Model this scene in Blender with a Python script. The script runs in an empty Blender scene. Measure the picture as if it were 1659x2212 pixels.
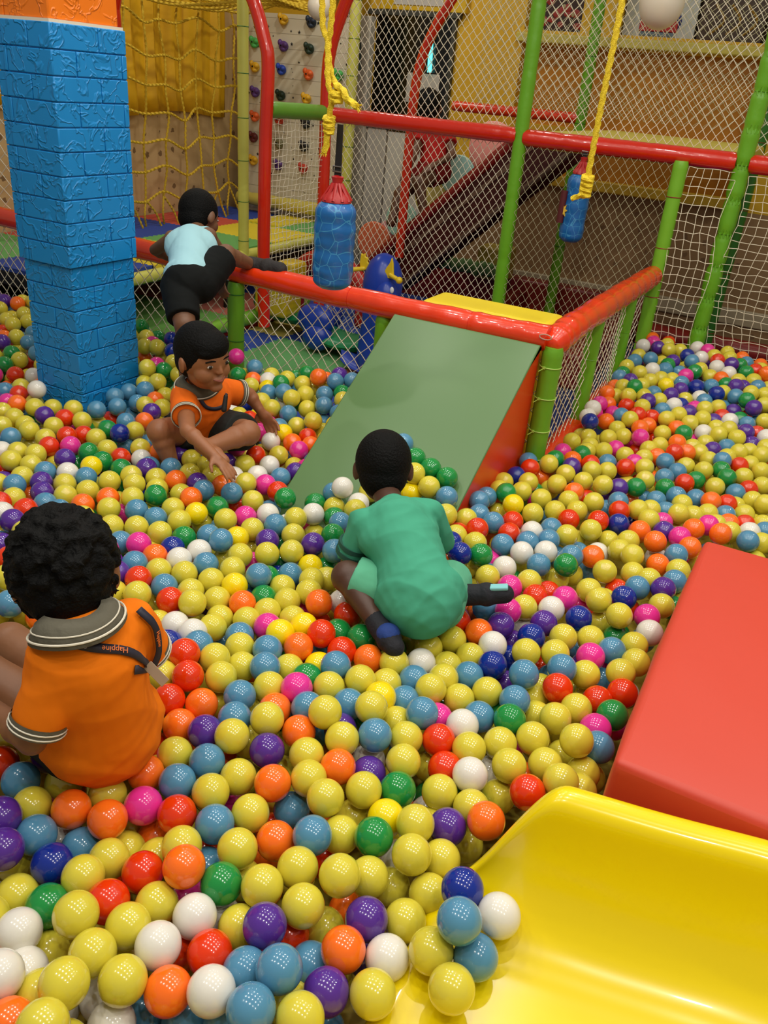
import bpy, math, random
import numpy as np
from mathutils import Vector, Matrix, Quaternion, noise
random.seed(7); rng = np.random.default_rng(7)
SC = bpy.context.scene
COL = SC.collection
PI = math.pi
V = Vector

# ------------------------------------------------------------------ camera
cam_data = bpy.data.cameras.new('camera')
cam = bpy.data.objects.new('camera', cam_data); COL.objects.link(cam)
cam_data.sensor_fit = 'VERTICAL'; cam_data.sensor_height = 24.0; cam_data.lens = 24.0*1800/2212
cam_data.clip_start = 0.02; cam_data.clip_end = 60
cam.matrix_world = Matrix(((0.87751, -0.282148, 0.387775, 0.0),
                           (0.4725, 0.370459, -0.79969, 0.0),
                           (0.081977, 0.884959, 0.458396, 1.55),
                           (0, 0, 0, 1)))
SC.camera = cam
SC.view_settings.view_transform = 'Standard'; SC.view_settings.look = 'None'
SC.view_settings.exposure = 0.0; SC.view_settings.gamma = 1.0
SC.view_settings.use_curve_mapping = False
# ------------------------------------------------------------------ world and lamps
W = bpy.data.worlds.new('world'); SC.world = W; W.use_nodes = True
W.node_tree.nodes['Background'].inputs[0].default_value = (1.0, 0.93, 0.82, 1)
W.node_tree.nodes['Background'].inputs[1].default_value = 0.24
LAMP_SPOTS = []
def lamp(x, y, z, power, size=0.075, col=(1, .95, .85)):
    l = bpy.data.lights.new('ceiling_lamp_light', 'AREA'); l.shape = 'DISK'; l.size = size; l.energy = power; l.color = col
    o = bpy.data.objects.new('ceiling_lamp_light', l); COL.objects.link(o); o.location = (x, y, z)
    LAMP_SPOTS.append((x, y, z, size, o))
for i in range(5):
    for j in range(4):
        lamp(-2.1+i*0.85, 0.1+j*0.95, 2.95, 6.6)
for x, y, p in ((-3.9, 4.3, 9), (-2.0, 5.2, 6), (-3.2, 5.3, 8.5), (-0.4, 5.4, 4.5), (1.2, 4.4, 6)):
    lamp(x, y, 2.95, p)

# ------------------------------------------------------------------ helpers
def lin(c):
    return tuple(((x/255)/12.92 if x/255 <= .04045 else ((x/255+.055)/1.055)**2.4) for x in c)+(1,)
MATS = {}
def mat(name, col, rough=.5, bump=0, bscale=20, spec=.5, coat=0, sss=0, metal=0, emit=None, var=0, vscale=4, det=3):
    if name in MATS: return MATS[name]
    m = bpy.data.materials.new(name); m.use_nodes = True; nt = m.node_tree; b = nt.nodes['Principled BSDF']
    b.inputs['Base Color'].default_value = lin(col); b.inputs['Roughness'].default_value = rough
    b.inputs['Specular IOR Level'].default_value = spec; b.inputs['Metallic'].default_value = metal
    b.inputs['Coat Weight'].default_value = coat; b.inputs['Coat Roughness'].default_value = .04
    if sss:
        b.inputs['Subsurface Weight'].default_value = sss; b.inputs['Subsurface Radius'].default_value = (.02, .012, .006)
        b.inputs['Subsurface Scale'].default_value = 1.0
    if emit:
        b.inputs['Emission Color'].default_value = lin(col); b.inputs['Emission Strength'].default_value = emit
    if bump or var:
        tc = nt.nodes.new('ShaderNodeTexCoord'); n = nt.nodes.new('ShaderNodeTexNoise')
        n.inputs['Scale'].default_value = bscale; n.inputs['Detail'].default_value = det
        nt.links.new(tc.outputs['Object'], n.inputs['Vector'])
        if bump:
            bp = nt.nodes.new('ShaderNodeBump'); bp.inputs['Strength'].default_value = bump; bp.inputs['Distance'].default_value = .01
            nt.links.new(n.outputs['Fac'], bp.inputs['Height']); nt.links.new(bp.outputs['Normal'], b.inputs['Normal'])
        if var:
            n2 = nt.nodes.new('ShaderNodeTexNoise'); n2.inputs['Scale'].default_value = vscale
            nt.links.new(tc.outputs['Object'], n2.inputs['Vector'])
            mx = nt.nodes.new('ShaderNodeMix'); mx.data_type = 'RGBA'
            mx.inputs['A'].default_value = lin(col); mx.inputs['B'].default_value = lin([c*(1-var) for c in col])
            nt.links.new(n2.outputs['Fac'], mx.inputs['Factor']); nt.links.new(mx.outputs['Result'], b.inputs['Base Color'])
    MATS[name] = m
    return m
LOC = {}
class MB:
    def __init__(s): s.v = []; s.f = []; s.m = []
    def add(s, vs, fs, mi=0):
        o = len(s.v); s.v += [tuple(p) for p in vs]; s.f += [tuple(i+o for i in f) for f in fs]; s.m += [mi]*len(fs); return s
    def box(s, lo, hi, mi=0):
        x0, y0, z0 = lo; x1, y1, z1 = hi
        return s.add([(x0,y0,z0),(x1,y0,z0),(x1,y1,z0),(x0,y1,z0),(x0,y0,z1),(x1,y0,z1),(x1,y1,z1),(x0,y1,z1)],
            [(0,3,2,1),(4,5,6,7),(0,1,5,4),(1,2,6,5),(2,3,7,6),(3,0,4,7)], mi)
    def obox(s, c, size, M, mi=0):
        hx, hy, hz = [q/2 for q in size]; c = V(c)
        vs = [c+M@V((x*hx, y*hy, z*hz)) for z in (-1, 1) for x, y in ((-1,-1),(1,-1),(1,1),(-1,1))]
        return s.add(vs, [(0,3,2,1),(4,5,6,7),(0,1,5,4),(1,2,6,5),(2,3,7,6),(3,0,4,7)], mi)
    def prism(s, poly, axis, lo, hi, mi=0):
        # poly = 2D points in the other two axes (in order), extruded along axis
        def p3(q, h):
            l = list(q); l.insert(axis, h); return tuple(l)
        n = len(poly)
        vs = [p3(q, lo) for q in poly]+[p3(q, hi) for q in poly]
        fs = [tuple(range(n)), tuple(range(2*n-1, n-1, -1))]+[(i, i+n, (i+1) % n+n, (i+1) % n) for i in range(n)]
        return s.add(vs, fs, mi)
    def tube(s, pts, r, n=10, cap=True, closed=False, mi=0, xs=None):
        pts = [V(p) for p in pts]; k = len(pts)
        if not hasattr(r, '__len__'): r = [r]*k
        T = []
        for i in range(k):
            a = pts[i-1] if (i or closed) else pts[0]; b = pts[(i+1) % k] if (i < k-1 or closed) else pts[-1]
            t = (b-a); T.append(t.normalized() if t.length > 1e-9 else V((0, 0, 1)))
        nrm = T[0].orthogonal().normalized(); vs = []
        for i in range(k):
            if i:
                q = T[i-1].rotation_difference(T[i]); nrm = (q@nrm); nrm = (nrm-T[i]*nrm.dot(T[i])).normalized()
            bn = T[i].cross(nrm)
            for j in range(n):
                a = 2*PI*j/n; rr = r[i]*(xs(a, i) if xs else 1)
                vs.append(pts[i]+(nrm*math.cos(a)+bn*math.sin(a))*rr)
        fs = []
        for i in range(k if closed else k-1):
            for j in range(n):
                a = i*n+j; b = i*n+(j+1) % n; c = ((i+1) % k)*n+(j+1) % n; d = ((i+1) % k)*n+j
                fs.append((a, b, c, d))
        if cap and not closed:
            fs.append(tuple(range(n-1, -1, -1))); fs.append(tuple((k-1)*n+j for j in range(n)))
        return s.add(vs, fs, mi)
    def capsule(s, p0, p1, r0, r1=None, n=26, mi=0):
        p0 = V(p0); p1 = V(p1); r1 = r0 if r1 is None else r1; d = p1-p0
        if d.length < 1e-6: d = V((0, 0, 1e-4))
        d.normalize(); pts = []; rs = []
        for k in range(6):
            a = PI/2*k/5; pts.append(p0-d*r0*math.cos(a)); rs.append(max(r0*math.sin(a), 1e-4))
        for k in range(1, 5): pts.append(p0.lerp(p1, k/5)); rs.append(r0+(r1-r0)*k/5)
        for k in range(6):
            a = PI/2*(1-k/5); pts.append(p1+d*r1*math.cos(a)); rs.append(max(r1*math.sin(a), 1e-4))
        return s.tube(pts, rs, n, mi=mi)
    def ell(s, c, rad, M=None, nu=20, nv=14, mi=0):
        c = V(c); M = M or Matrix.Identity(3); vs = []; fs = []
        for i in range(nv+1):
            t = PI*i/nv
            for j in range(nu):
                a = 2*PI*j/nu
                vs.append(c+M@V((rad[0]*math.sin(t)*math.cos(a), rad[1]*math.sin(t)*math.sin(a), rad[2]*math.cos(t))))
        for i in range(nv):
            for j in range(nu):
                a = i*nu+j; b = i*nu+(j+1) % nu; fs.append((a, a+nu, b+nu, b))
        return s.add(vs, fs, mi)
    def lathe(s, c, prof, n=24, M=None, mi=0):
        # prof: (radius, height) list
        c = V(c); M = M or Matrix.Identity(3); vs = []; fs = []; k = len(prof)
        for r, h in prof:
            for j in range(n):
                a = 2*PI*j/n; vs.append(c+M@V((r*math.cos(a), r*math.sin(a), h)))
        for i in range(k-1):
            for j in range(n):
                a = i*n+j; b = i*n+(j+1) % n; fs.append((a, b, b+n, a+n))
        fs.append(tuple(range(n-1, -1, -1))); fs.append(tuple((k-1)*n+j for j in range(n)))
        return s.add(vs, fs, mi)
    def mesh(s, name, off=(0, 0, 0)):
        me = bpy.data.meshes.new(name); o = V(off)
        me.from_pydata([V(p)-o for p in s.v], [], s.f)
        if any(s.m): me.polygons.foreach_set('material_index', s.m)
        return me
def finish(o, mats, smooth=True, bevel=0, bseg=2, angle=40):
    for m in (mats if isinstance(mats, (list, tuple)) else [mats]): o.data.materials.append(m)
    if smooth:
        o.data.polygons.foreach_set('use_smooth', [True]*len(o.data.polygons))
        if angle < 180:
            try: o.data.set_sharp_from_angle(angle=math.radians(angle))
            except Exception: pass
    if bevel:
        b = o.modifiers.new('bevel', 'BEVEL'); b.width = bevel; b.segments = bseg; b.limit_method = 'ANGLE'; b.angle_limit = math.radians(35)
    return o
def tag(o, label=None, cat=None, group=None, kind=None):
    if label: o['label'] = label
    if cat: o['category'] = cat
    if group: o['group'] = group
    if kind: o['kind'] = kind
    return o
def thing(name, loc, label, cat, group=None):
    o = bpy.data.objects.new(name, None); COL.objects.link(o); o.location = loc; o.empty_display_size = .05
    LOC[o.name] = V(loc); return tag(o, label, cat, group)
def obj(name, mb, mats, parent=None, smooth=True, bevel=0, bseg=2, angle=40, origin=None):
    off = LOC[parent.name] if parent else (V(origin) if origin is not None else V(mb.v[0]))
    o = bpy.data.objects.new(name, mb.mesh(name, off)); COL.objects.link(o)
    if parent: o.parent = parent
    else: o.location = off
    LOC[o.name] = V(off)
    return finish(o, mats, smooth, bevel, bseg, angle)
def remesh(name, mb, voxel, mats, parent, it=6, fac=.5, matfn=None, folds=None):
    off = LOC[parent.name]
    t = bpy.data.objects.new('tmp', mb.mesh('tmp', off)); COL.objects.link(t)
    r = t.modifiers.new('r', 'REMESH'); r.mode = 'VOXEL'; r.voxel_size = voxel; r.adaptivity = 0
    if it:
        sm = t.modifiers.new('s', 'SMOOTH'); sm.iterations = it; sm.factor = fac
    dg = bpy.context.evaluated_depsgraph_get(); dg.update()
    me = bpy.data.meshes.new_from_object(t.evaluated_get(dg)); me.name = name
    bpy.data.objects.remove(t)
    me.materials.clear()
    if folds:
        amp, M, cen, f1, f2 = folds; Mi = M.transposed(); nn = [V(v.normal) for v in me.vertices]
        for v, n_ in zip(me.vertices, nn):
            q = Mi@(v.co+off-V(cen)); w = noise.noise(V((q.x*f1, q.y*f1, q.z*f1)))*.06
            a = noise.noise(V((q.x*f1+7, q.y*f1, (q.z+w+q.x*.45)*f2))); b = noise.noise(V((q.x*f1*1.6, q.y*f1+3, (q.z-w-q.x*.3)*f2*1.9)))
            v.co += n_*amp*((1-abs(a)*2.2)*.75+(1-abs(b)*2.2)*.3-.5)
        me.update()
    o = bpy.data.objects.new(name, me); COL.objects.link(o); o.parent = parent; LOC[o.name] = V(off)
    for m in (mats if isinstance(mats, (list, tuple)) else [mats]): me.materials.append(m)
    me.polygons.foreach_set('use_smooth', [True]*len(me.polygons))
    if matfn:
        idx = [matfn(p.center+off) for p in me.polygons]; me.polygons.foreach_set('material_index', idx)
    return o
def lerp(a, b, t): return V(a).lerp(V(b), t)
def frame(z, x):
    z = V(z).normalized(); x = V(x); x = (x-z*x.dot(z)).normalized(); y = z.cross(x)
    return Matrix((x, y, z)).transposed()
def arc(c, r, a0, a1, n, f): return [f(c[0]+r*math.cos(a0+(a1-a0)*i/n), c[1]+r*math.sin(a0+(a1-a0)*i/n)) for i in range(n+1)]
def padded(mb, p0, p1, r, seg=.26, pinch=.10, n=16, wob=.02, start=None, mi=0):
    # foam sleeve: swells between the ties, pinched at each seam
    p0 = V(p0); p1 = V(p1); L = (p1-p0).length; k = max(8, int(L/.018)); pts = []; rs = []
    s0 = seg*.5 if start is None else start
    ph = random.random()*9
    for i in range(k+1):
        s = L*i/k; d = abs(((s-s0+seg/2) % seg)-seg/2)
        rs.append(r*(1-pinch*math.exp(-(d/.012)**2)+wob*math.sin(s*19+ph)*.5+wob*.5*math.sin(s*47+ph*2)))
        pts.append(p0.lerp(p1, i/k))
    rs[0] *= .86; rs[-1] *= .86
    return mb.tube(pts, rs, n, mi=mi)
def seams(p0, p1, seg=.26, start=None):
    L = (V(p1)-V(p0)).length; s = seg*.5 if start is None else start; out = []
    while s < L: out.append(V(p0).lerp(V(p1), s/L)); s += seg
    return out
def ring(mb, c, ax, r, t, n=18, mi=0):
    M = frame(ax, V(ax).orthogonal()); return mb.tube([V(c)+M@V((r*math.cos(2*PI*i/n), r*math.sin(2*PI*i/n), 0)) for i in range(n)], t, 5, closed=True, mi=mi)
def smoothcurve(pts, n=8):
    pts = [V(p) for p in pts]; out = []
    P = [pts[0]*2-pts[1]]+pts+[pts[-1]*2-pts[-2]]
    for i in range(1, len(P)-2):
        for k in range(n):
            t = k/n; a, b, c, d = P[i-1], P[i], P[i+1], P[i+2]
            out.append(.5*((2*b)+(c-a)*t+(2*a-5*b+4*c-d)*t*t+(3*b-a-3*c+d)*t**3))
    out.append(pts[-1]); return out
def rope(mb, pts, r, n=9, twist=220, sub=6, mi=0):
    P = smoothcurve(pts, sub); L = [0]
    for a, b in zip(P, P[1:]): L.append(L[-1]+(b-a).length)
    # resample so that the strands of the lay show
    step = max(r*.45, .002); m = max(6, int(L[-1]/step)); Q = []; j = 0
    for i in range(m+1):
        s = L[-1]*i/m
        while j < len(L)-2 and L[j+1] < s: j += 1
        t = (s-L[j])/max(1e-9, L[j+1]-L[j]); Q.append(P[j].lerp(P[j+1], min(1, t)))
    d = L[-1]/m
    return mb.tube(Q, r, n, xs=lambda a, i: 1+.2*math.cos(3*a-i*d/r*1.6), mi=mi)
def net(name, fn, nu, nv, mats, label, parent=None, diamond=True, r=.0016, jit=.12, group=None, cat='net'):
    # fn(u,v) with u,v in 0..1 gives the point; nodes jittered, cords are real strands
    node = {}
    def P(i, j):
        if (i, j) not in node:
            u = (i+random.uniform(-jit, jit))/nu; v = (j+random.uniform(-jit, jit))/nv
            node[(i, j)] = V(fn(min(1, max(0, u)), min(1, max(0, v))))
        return node[(i, j)]
    vs = []; fs = []
    def seg(a, b):
        d = (b-a)
        if d.length < 1e-5: return
        d.normalize(); x = d.orthogonal().normalized(); y = d.cross(x); o = len(vs)
        for p in (a, b):
            for k in range(4):
                t = PI/2*k; vs.append(p+(x*math.cos(t)+y*math.sin(t))*r)
        for k in range(4): fs.append((o+k, o+(k+1) % 4, o+4+(k+1) % 4, o+4+k))
    if diamond:
        for i in range(nu+1):
            for j in range(nv):
                if (i+j) % 2 == 0:
                    if i < nu: seg(P(i, j), P(i+1, j+1))
                    if i > 0: seg(P(i, j), P(i-1, j+1))
    else:
        for i in range(nu+1):
            for j in range(nv+1):
                if i < nu: seg(P(i, j), P(i+1, j))
                if j < nv: seg(P(i, j), P(i, j+1))
    mb = MB(); mb.add(vs, fs)
    o = obj(name, mb, mats, parent, smooth=True, angle=180)
    if not parent: tag(o, label, cat, group)
    return o
def text_mesh(name, txt, size, M4, m, parent, extrude=.0004):
    cu = bpy.data.curves.new('txt', 'FONT'); cu.body = txt; cu.size = size; cu.extrude = extrude; cu.align_x = 'CENTER'; cu.align_y = 'CENTER'
    t = bpy.data.objects.new('txt', cu); COL.objects.link(t)
    dg = bpy.context.evaluated_depsgraph_get(); dg.update()
    me = bpy.data.meshes.new_from_object(t.evaluated_get(dg)); me.name = name; bpy.data.objects.remove(t)
    me.transform(M4); me.transform(Matrix.Translation(-LOC[parent.name]))
    o = bpy.data.objects.new(name, me); COL.objects.link(o); o.parent = parent; me.materials.clear(); me.materials.append(m); LOC[o.name] = LOC[parent.name]
    return o
# ------------------------------------------------------------------ materials
M_RED = mat('red_vinyl', (212, 36, 8), .26, .30, 14, coat=.6)
M_REDO = mat('orange_red_vinyl', (228, 56, 12), .26, .30, 14, coat=.6)
M_GREEN = mat('green_vinyl', (104, 170, 30), .38, .3, 18, coat=.15)
M_LIME = mat('pale_lime_vinyl', (205, 205, 95), .42, .15, 12)
M_PAD = mat('pale_yellow_pad', (205, 190, 85), .5, .1, 8)
M_NET = mat('white_cord', (232, 224, 200), .75)
M_NETG = mat('cream_cord', (190, 185, 150), .8)
M_ROPE = mat('yellow_rope_fibre', (225, 195, 25), .65, .5, 300)
M_ROPE2 = mat('climbing_rope_fibre', (205, 170, 35), .7, .4, 250)
M_TIE = mat('dark_green_tie', (40, 110, 35), .5)
M_TIER = mat('rust_tie', (140, 50, 25), .5)
M_CLIP = mat('pale_green_cable_tie', (170, 205, 90), .4)
M_BLACK = mat('black_rubber', (14, 14, 13), .6)
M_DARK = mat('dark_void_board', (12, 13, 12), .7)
# ------------------------------------------------------------------ room shell
def struct(name, mb, m, **k):
    o = obj(name, mb, m, **k); o['kind'] = 'structure'; return o
def two_tone(name, base, lo, zcut, axis_note=None, blob=(120, 90, 60), grid=.14, gx='Y', darkblob=.8):
    # painted upper wall above zcut, printed wallpaper panel below it
    m = bpy.data.materials.new(name); m.use_nodes = True; nt = m.node_tree; b = nt.nodes['Principled BSDF']; b.inputs['Roughness'].default_value = .6
    N = nt.nodes.new; Lk = nt.links.new
    geo = N('ShaderNodeNewGeometry'); sep = N('ShaderNodeSeparateXYZ'); Lk(geo.outputs['Position'], sep.inputs[0])
    vo = N('ShaderNodeTexVoronoi'); vo.inputs['Scale'].default_value = 1/grid; vo.inputs['Randomness'].default_value = .35
    Lk(geo.outputs['Position'], vo.inputs['Vector'])
    nz = N('ShaderNodeTexNoise'); nz.inputs['Scale'].default_value = 60; Lk(geo.outputs['Position'], nz.inputs['Vector'])
    ad = N('ShaderNodeMath'); ad.operation = 'MULTIPLY_ADD'; Lk(nz.outputs['Fac'], ad.inputs[0]); ad.inputs[1].default_value = .25; Lk(vo.outputs['Distance'], ad.inputs[2])
    lt = N('ShaderNodeMath'); lt.operation = 'LESS_THAN'; Lk(ad.outputs[0], lt.inputs[0]); lt.inputs[1].default_value = .29
    mx = N('ShaderNodeMix'); mx.data_type = 'RGBA'; mx.inputs['A'].default_value = lin(lo); mx.inputs['B'].default_value = lin(blob)
    sc = N('ShaderNodeMath'); sc.operation = 'MULTIPLY'; Lk(lt.outputs[0], sc.inputs[0]); sc.inputs[1].default_value = darkblob; Lk(sc.outputs[0], mx.inputs['Factor'])
    gt = N('ShaderNodeMath'); gt.operation = 'GREATER_THAN'; Lk(sep.outputs['Z'], gt.inputs[0]); gt.inputs[1].default_value = zcut
    m2 = N('ShaderNodeMix'); m2.data_type = 'RGBA'; Lk(gt.outputs[0], m2.inputs['Factor']); Lk(mx.outputs['Result'], m2.inputs['A']); m2.inputs['B'].default_value = lin(base)
    Lk(m2.outputs['Result'], b.inputs['Base Color']); return m
struct('floor', MB().box((-9, -1.6, -.06), (4, 8.2, 0)), mat('floor_dark_blue', (22, 45, 100), .6, .1, 6))
M_WALLB = two_tone('back_wall_paint', (222, 176, 38), (158, 124, 84), .96, grid=.12)
M_WALLY = mat('yellow_paint', (222, 178, 40), .5, .05, 5)
M_ORNG = mat('ochre_paint', (190, 125, 20), .5, .05, 5)
# back wall with two recesses high up and a sunken ochre panel between the ledges
wb = MB()
B0 = 6.4
for (x0, x1, z0, z1) in ((-9, -2.36, 0, 3.0), (-.76, 4, 0, 3.0), (-2.36, -.76, 0, .98), (-2.36, -.76, 1.28, 1.36), (-2.36, -.76, 1.86, 1.95), (-2.36, -.76, 2.4, 3.0), (-1.96, -1.70, 1.95, 2.4)):
    wb.box((x0, B0, z0), (x1, B0+.18, z1))
struct('wall_back', wb, M_WALLB, smooth=False)
struct('trim_1', MB().box((-2.36, B0+.10, 1.36), (-.76, B0+.17, 1.86)), M_ORNG, smooth=False)
struct('trim_2', MB().box((-2.36, B0+.12, .98), (-.76, B0+.17, 1.28)), M_ORNG, smooth=False)
struct('trim_3', MB().box((-2.40, B0-.05, 1.87), (-.70, B0, 1.93)), M_PAD, bevel=.01)
struct('trim_4', MB().box((-2.30, B0-.06, .965), (-.60, B0, 1.04)), mat('yellow_ledge', (205, 165, 40), .5), bevel=.01)
struct('trim_5', MB().box((-2.36, B0+.165, 1.95), (-.76, B0+.178, 2.4)), mat('recess_brown', (70, 50, 30), .6), smooth=False)
struct('trim_6', MB().box((-2.7, B0-.03, 0.22), (-.2, B0, .33)), mat('cream_skirting', (175, 160, 130), .5), bevel=.008)
M_WALLL = two_tone('left_wall_paper', (205, 175, 125), (205, 175, 125), 9, grid=.13, blob=(105, 75, 45))
struct('wall_left', MB().box((-4.85, 3.4, 0), (-4.68, 6.6, 3.0)), M_WALLL, smooth=False)
# dark window with glass and a pale door below
wz = thing('window_1', (-3.2, B0-.01, 1.25), None, None); wz['kind'] = 'structure'
obj('window_glass', MB().box((-3.53, B0-.025, 1.24), (-2.90, B0-.005, 1.985)), mat('black_glass', (8, 9, 9), .12), wz, smooth=False)
fr = MB()
fr.box((-3.60, B0-.05, 1.985), (-2.84, B0, 2.02)).box((-2.90, B0-.04, 1.24), (-2.87, B0, 1.99)).box((-3.6, B0-.05, 1.21), (-2.86, B0, 1.24))
obj('window_frame', fr, mat('dark_frame', (60, 60, 52), .5), wz, bevel=.003)
dz = thing('door_1', (-3.3, B0, 0), None, None); dz['kind'] = 'structure'
obj('door_leaf', MB().box((-3.355, B0-.04, 0), (-2.86, B0, 1.2)).box((-3.54, B0-.045, 0), (-3.37, B0, 1.21)), mat('pale_grey_laminate', (208, 203, 192), .4), dz, bevel=.005)
obj('door_jamb', MB().box((-3.67, B0-.08, 0), (-3.55, B0, 1.97)), mat('grey_jamb', (195, 188, 172), .5), dz, bevel=.005)
o = obj('wall_paper_notice', MB().box((-3.23, B0-.035, 1.42), (-2.96, B0-.027, 1.62)), mat('notice_paper', (185, 180, 170), .6), smooth=False)
tag(o, 'blank pale paper notice stuck on the black window', 'notice')
t = thing('tube_light', (-3.03, B0-.05, 1.72), 'glowing cyan tube light standing upright in the black window', 'light')
obj('lit_tube', MB().tube([(-3.04, B0-.05, 1.63), (-3.05, B0-.05, 1.82)], .018, 12), mat('cyan_glow', (110, 235, 235), .4, emit=1.1), t)
obj('tube_socket', MB().tube([(-3.05, B0-.05, 1.82), (-3.052, B0-.05, 1.845)], .02, 12), mat('socket_grey', (60, 110, 110), .5), t)
obj('yellow_column', MB().box((-3.80, 6.22, 0), (-3.70, 6.34, 2.9)), mat('mustard_column', (150, 118, 25), .5), bevel=.01)
tag(bpy.data.objects['yellow_column'], 'narrow mustard column between the climbing wall and the pale grey door', 'column')
t = tag(obj('curved_duct', MB().tube(smoothcurve([(-3.74, 6.1, 2.6), (-3.66, 6.1, 2.08), (-3.55, 6.1, 1.85), (-3.52, 6.1, 1.60)]), .035, 12), mat('dark_duct', (45, 52, 45), .4)), 'dark grey bent duct beside the black window', 'duct')
o = thing('framed_notice', (-3.15, B0-.03, 2.12), 'yellow-framed notice board above the black window', 'notice board')
obj('board_frame', MB().box((-3.50, B0-.05, 2.02), (-2.80, B0-.005, 2.4)), mat('bright_yellow_frame', (215, 175, 20), .5), o, bevel=.006)
obj('board_sheet', MB().box((-3.38, B0-.056, 2.055), (-2.98, B0-.05, 2.36)), mat('sheet_grey', (195, 190, 182), .6), o, smooth=False)
pr = MB()
for i in range(5): pr.box((-3.30+i*.055, B0-.0585, 2.10), (-3.27+i*.055, B0-.056, 2.13+.01*(i % 2)))
obj('board_print', pr, mat('print_brown', (150, 80, 55), .6), o, smooth=False)
# pictures on the high shelf
o = thing('picture_board', (-2.15, B0+.12, 1.95), 'dark board with red blotches at the left end of the high shelf', 'picture', None)
obj('panel', MB().box((-2.34, B0+.12, 1.952), (-1.99, B0+.14, 2.3)), mat('board_dark', (50, 28, 22), .5), o, smooth=False)
bl = MB()
for i in range(16): bl.ell((-2.31+random.random()*.3, B0+.12, 1.98+random.random()*.28), (.02+.02*random.random(), .003, .015+.02*random.random()), nu=10, nv=6)
obj('printed_blotch', bl, mat('blotch_red', (150, 40, 38), .5), o)
bl = MB()
for i in range(10): bl.ell((-2.31+random.random()*.3, B0+.119, 1.98+random.random()*.28), (.014, .003, .014), nu=10, nv=6)
obj('printed_dot', bl, mat('dot_cream', (170, 160, 120), .5), o)
o = thing('picture_board', (-1.45, B0+.08, 1.95), 'pale board with a blue and red rounded emblem on the high shelf', 'picture')
obj('panel', MB().box((-1.69, B0+.08, 1.952), (-1.22, B0+.10, 2.3)), mat('board_pale', (188, 192, 190), .5), o, smooth=False)
obj('emblem_top', MB().ell((-1.45, B0+.08, 2.05), (.14, .006, .085), nu=28), mat('emblem_blue', (30, 35, 105), .5), o)
obj('emblem_band', MB().box((-1.58, B0+.068, 1.985), (-1.33, B0+.08, 2.05)), mat('emblem_red', (175, 35, 35), .5), o, bevel=.004)
obj('emblem_stripe', MB().box((-1.57, B0+.07, 1.96), (-1.34, B0+.08, 1.982)), mat('emblem_grey', (95, 115, 130), .5), o, smooth=False)
o = thing('picture_board', (-1.0, B0+.09, 1.95), 'dark brown board at the right end of the high shelf', 'picture')
obj('panel', MB().box((-1.20, B0+.09, 1.952), (-.80, B0+.11, 2.3)), mat('board_brown', (60, 38, 16), .35), o, smooth=False)
sw = MB()
for i in range(3): sw.tube(smoothcurve([(-1.12+i*.1, B0+.088, 1.99), (-1.05+i*.1, B0+.088, 2.07), (-1.12+i*.1, B0+.088, 2.16)]), .008, 6)
obj('gold_swirl', sw, mat('gold_paint', (150, 115, 40), .3), o)
# yellow cloth drape on the left wall
dm = MB(); nb, nz_ = 90, 14; vs = []; fs = []
for i in range(nb+1):
    b = 3.5+(5.98-3.5)*i/nb
    for j in range(nz_+1):
        z = 1.20+.02*math.sin(b*5)*(j == 0)+(2.9-1.2)*j/nz_
        vs.append((-4.63+.022*math.sin(b*26)+.012*math.sin(b*61+z*2)+.01*math.sin(z*5+b*3), b, z))
for i in range(nb):
    for j in range(nz_):
        a = i*(nz_+1)+j; fs.append((a, a+nz_+1, a+nz_+2, a+1))
dm.add(vs, fs)
o = obj('wall_drape', dm, mat('mustard_cloth', (222, 172, 10), .6, .15, 12)); s_ = o.modifiers.new('s', 'SOLIDIFY'); s_.thickness = .006
tag(o, 'mustard yellow cloth drape hanging over the upper left wall behind the rope net', 'drape')
# ------------------------------------------------------------------ climbing wall
cw = thing('climbing_wall', (-4.0, 6.02, .5), 'white star-speckled climbing wall panel behind the pale lime pole', 'climbing wall')
obj('wall_board', MB().box((-4.48, 6.0, .50), (-3.52, 6.04, 1.93)), mat('speckled_white', (205, 198, 175), .55), cw, smooth=False)
gm = MB()
for k in range(1, 15): gm.box((-4.48, 5.9985, .5+k*.1), (-3.52, 6.0, .5015+k*.1))
obj('board_joint', gm, mat('joint_grey', (150, 145, 128), .7), cw, smooth=False)
st = MB()
for k in range(90):
    x = random.uniform(-4.46, -3.54); z = random.uniform(.62, 1.9); r = random.choice((.004, .006, .009, .013)); n = 5
    pl = [(x+r*(1 if q % 2 == 0 else .42)*math.sin(PI*q/n), z+r*(1 if q % 2 == 0 else .42)*math.cos(PI*q/n)) for q in range(2*n)]
    st.prism(pl, 1, 5.9975, 6.0)
obj('printed_star', st, mat('star_black', (25, 25, 25), .6), cw, smooth=False)
obj('base_padding', padded(MB(), (-4.48, 5.93, .60), (-3.50, 5.93, .60), .05), M_PAD, cw)
HOLD = [(-4.11,1.889,'yellow'),(-3.863,1.883,'navy'),(-4.372,1.725,'green'),(-4.104,1.716,'purple'),(-3.873,1.712,'dark green'),(-4.366,1.559,'yellow'),(-4.118,1.557,'blue'),(-3.871,1.541,'orange'),(-4.361,1.385,'purple'),(-4.12,1.38,'dark green'),(-3.882,1.375,'yellow'),(-4.362,1.211,'orange'),(-4.128,1.207,'red'),(-3.88,1.205,'black'),(-4.374,1.058,'maroon'),(-4.123,1.037,'olive'),(-3.89,1.04,'black'),(-4.372,.886,'yellow'),(-4.125,.877,'purple'),(-3.888,.878,'red'),(-3.607,1.555,'green')]
HC = {'yellow': (220,170,30), 'navy': (25,40,60), 'green': (70,170,80), 'purple': (85,50,120), 'dark green': (25,50,35), 'blue': (30,65,170), 'orange': (230,100,40), 'red': (190,55,35), 'black': (25,25,28), 'maroon': (95,30,30), 'olive': (120,115,80)}
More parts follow.
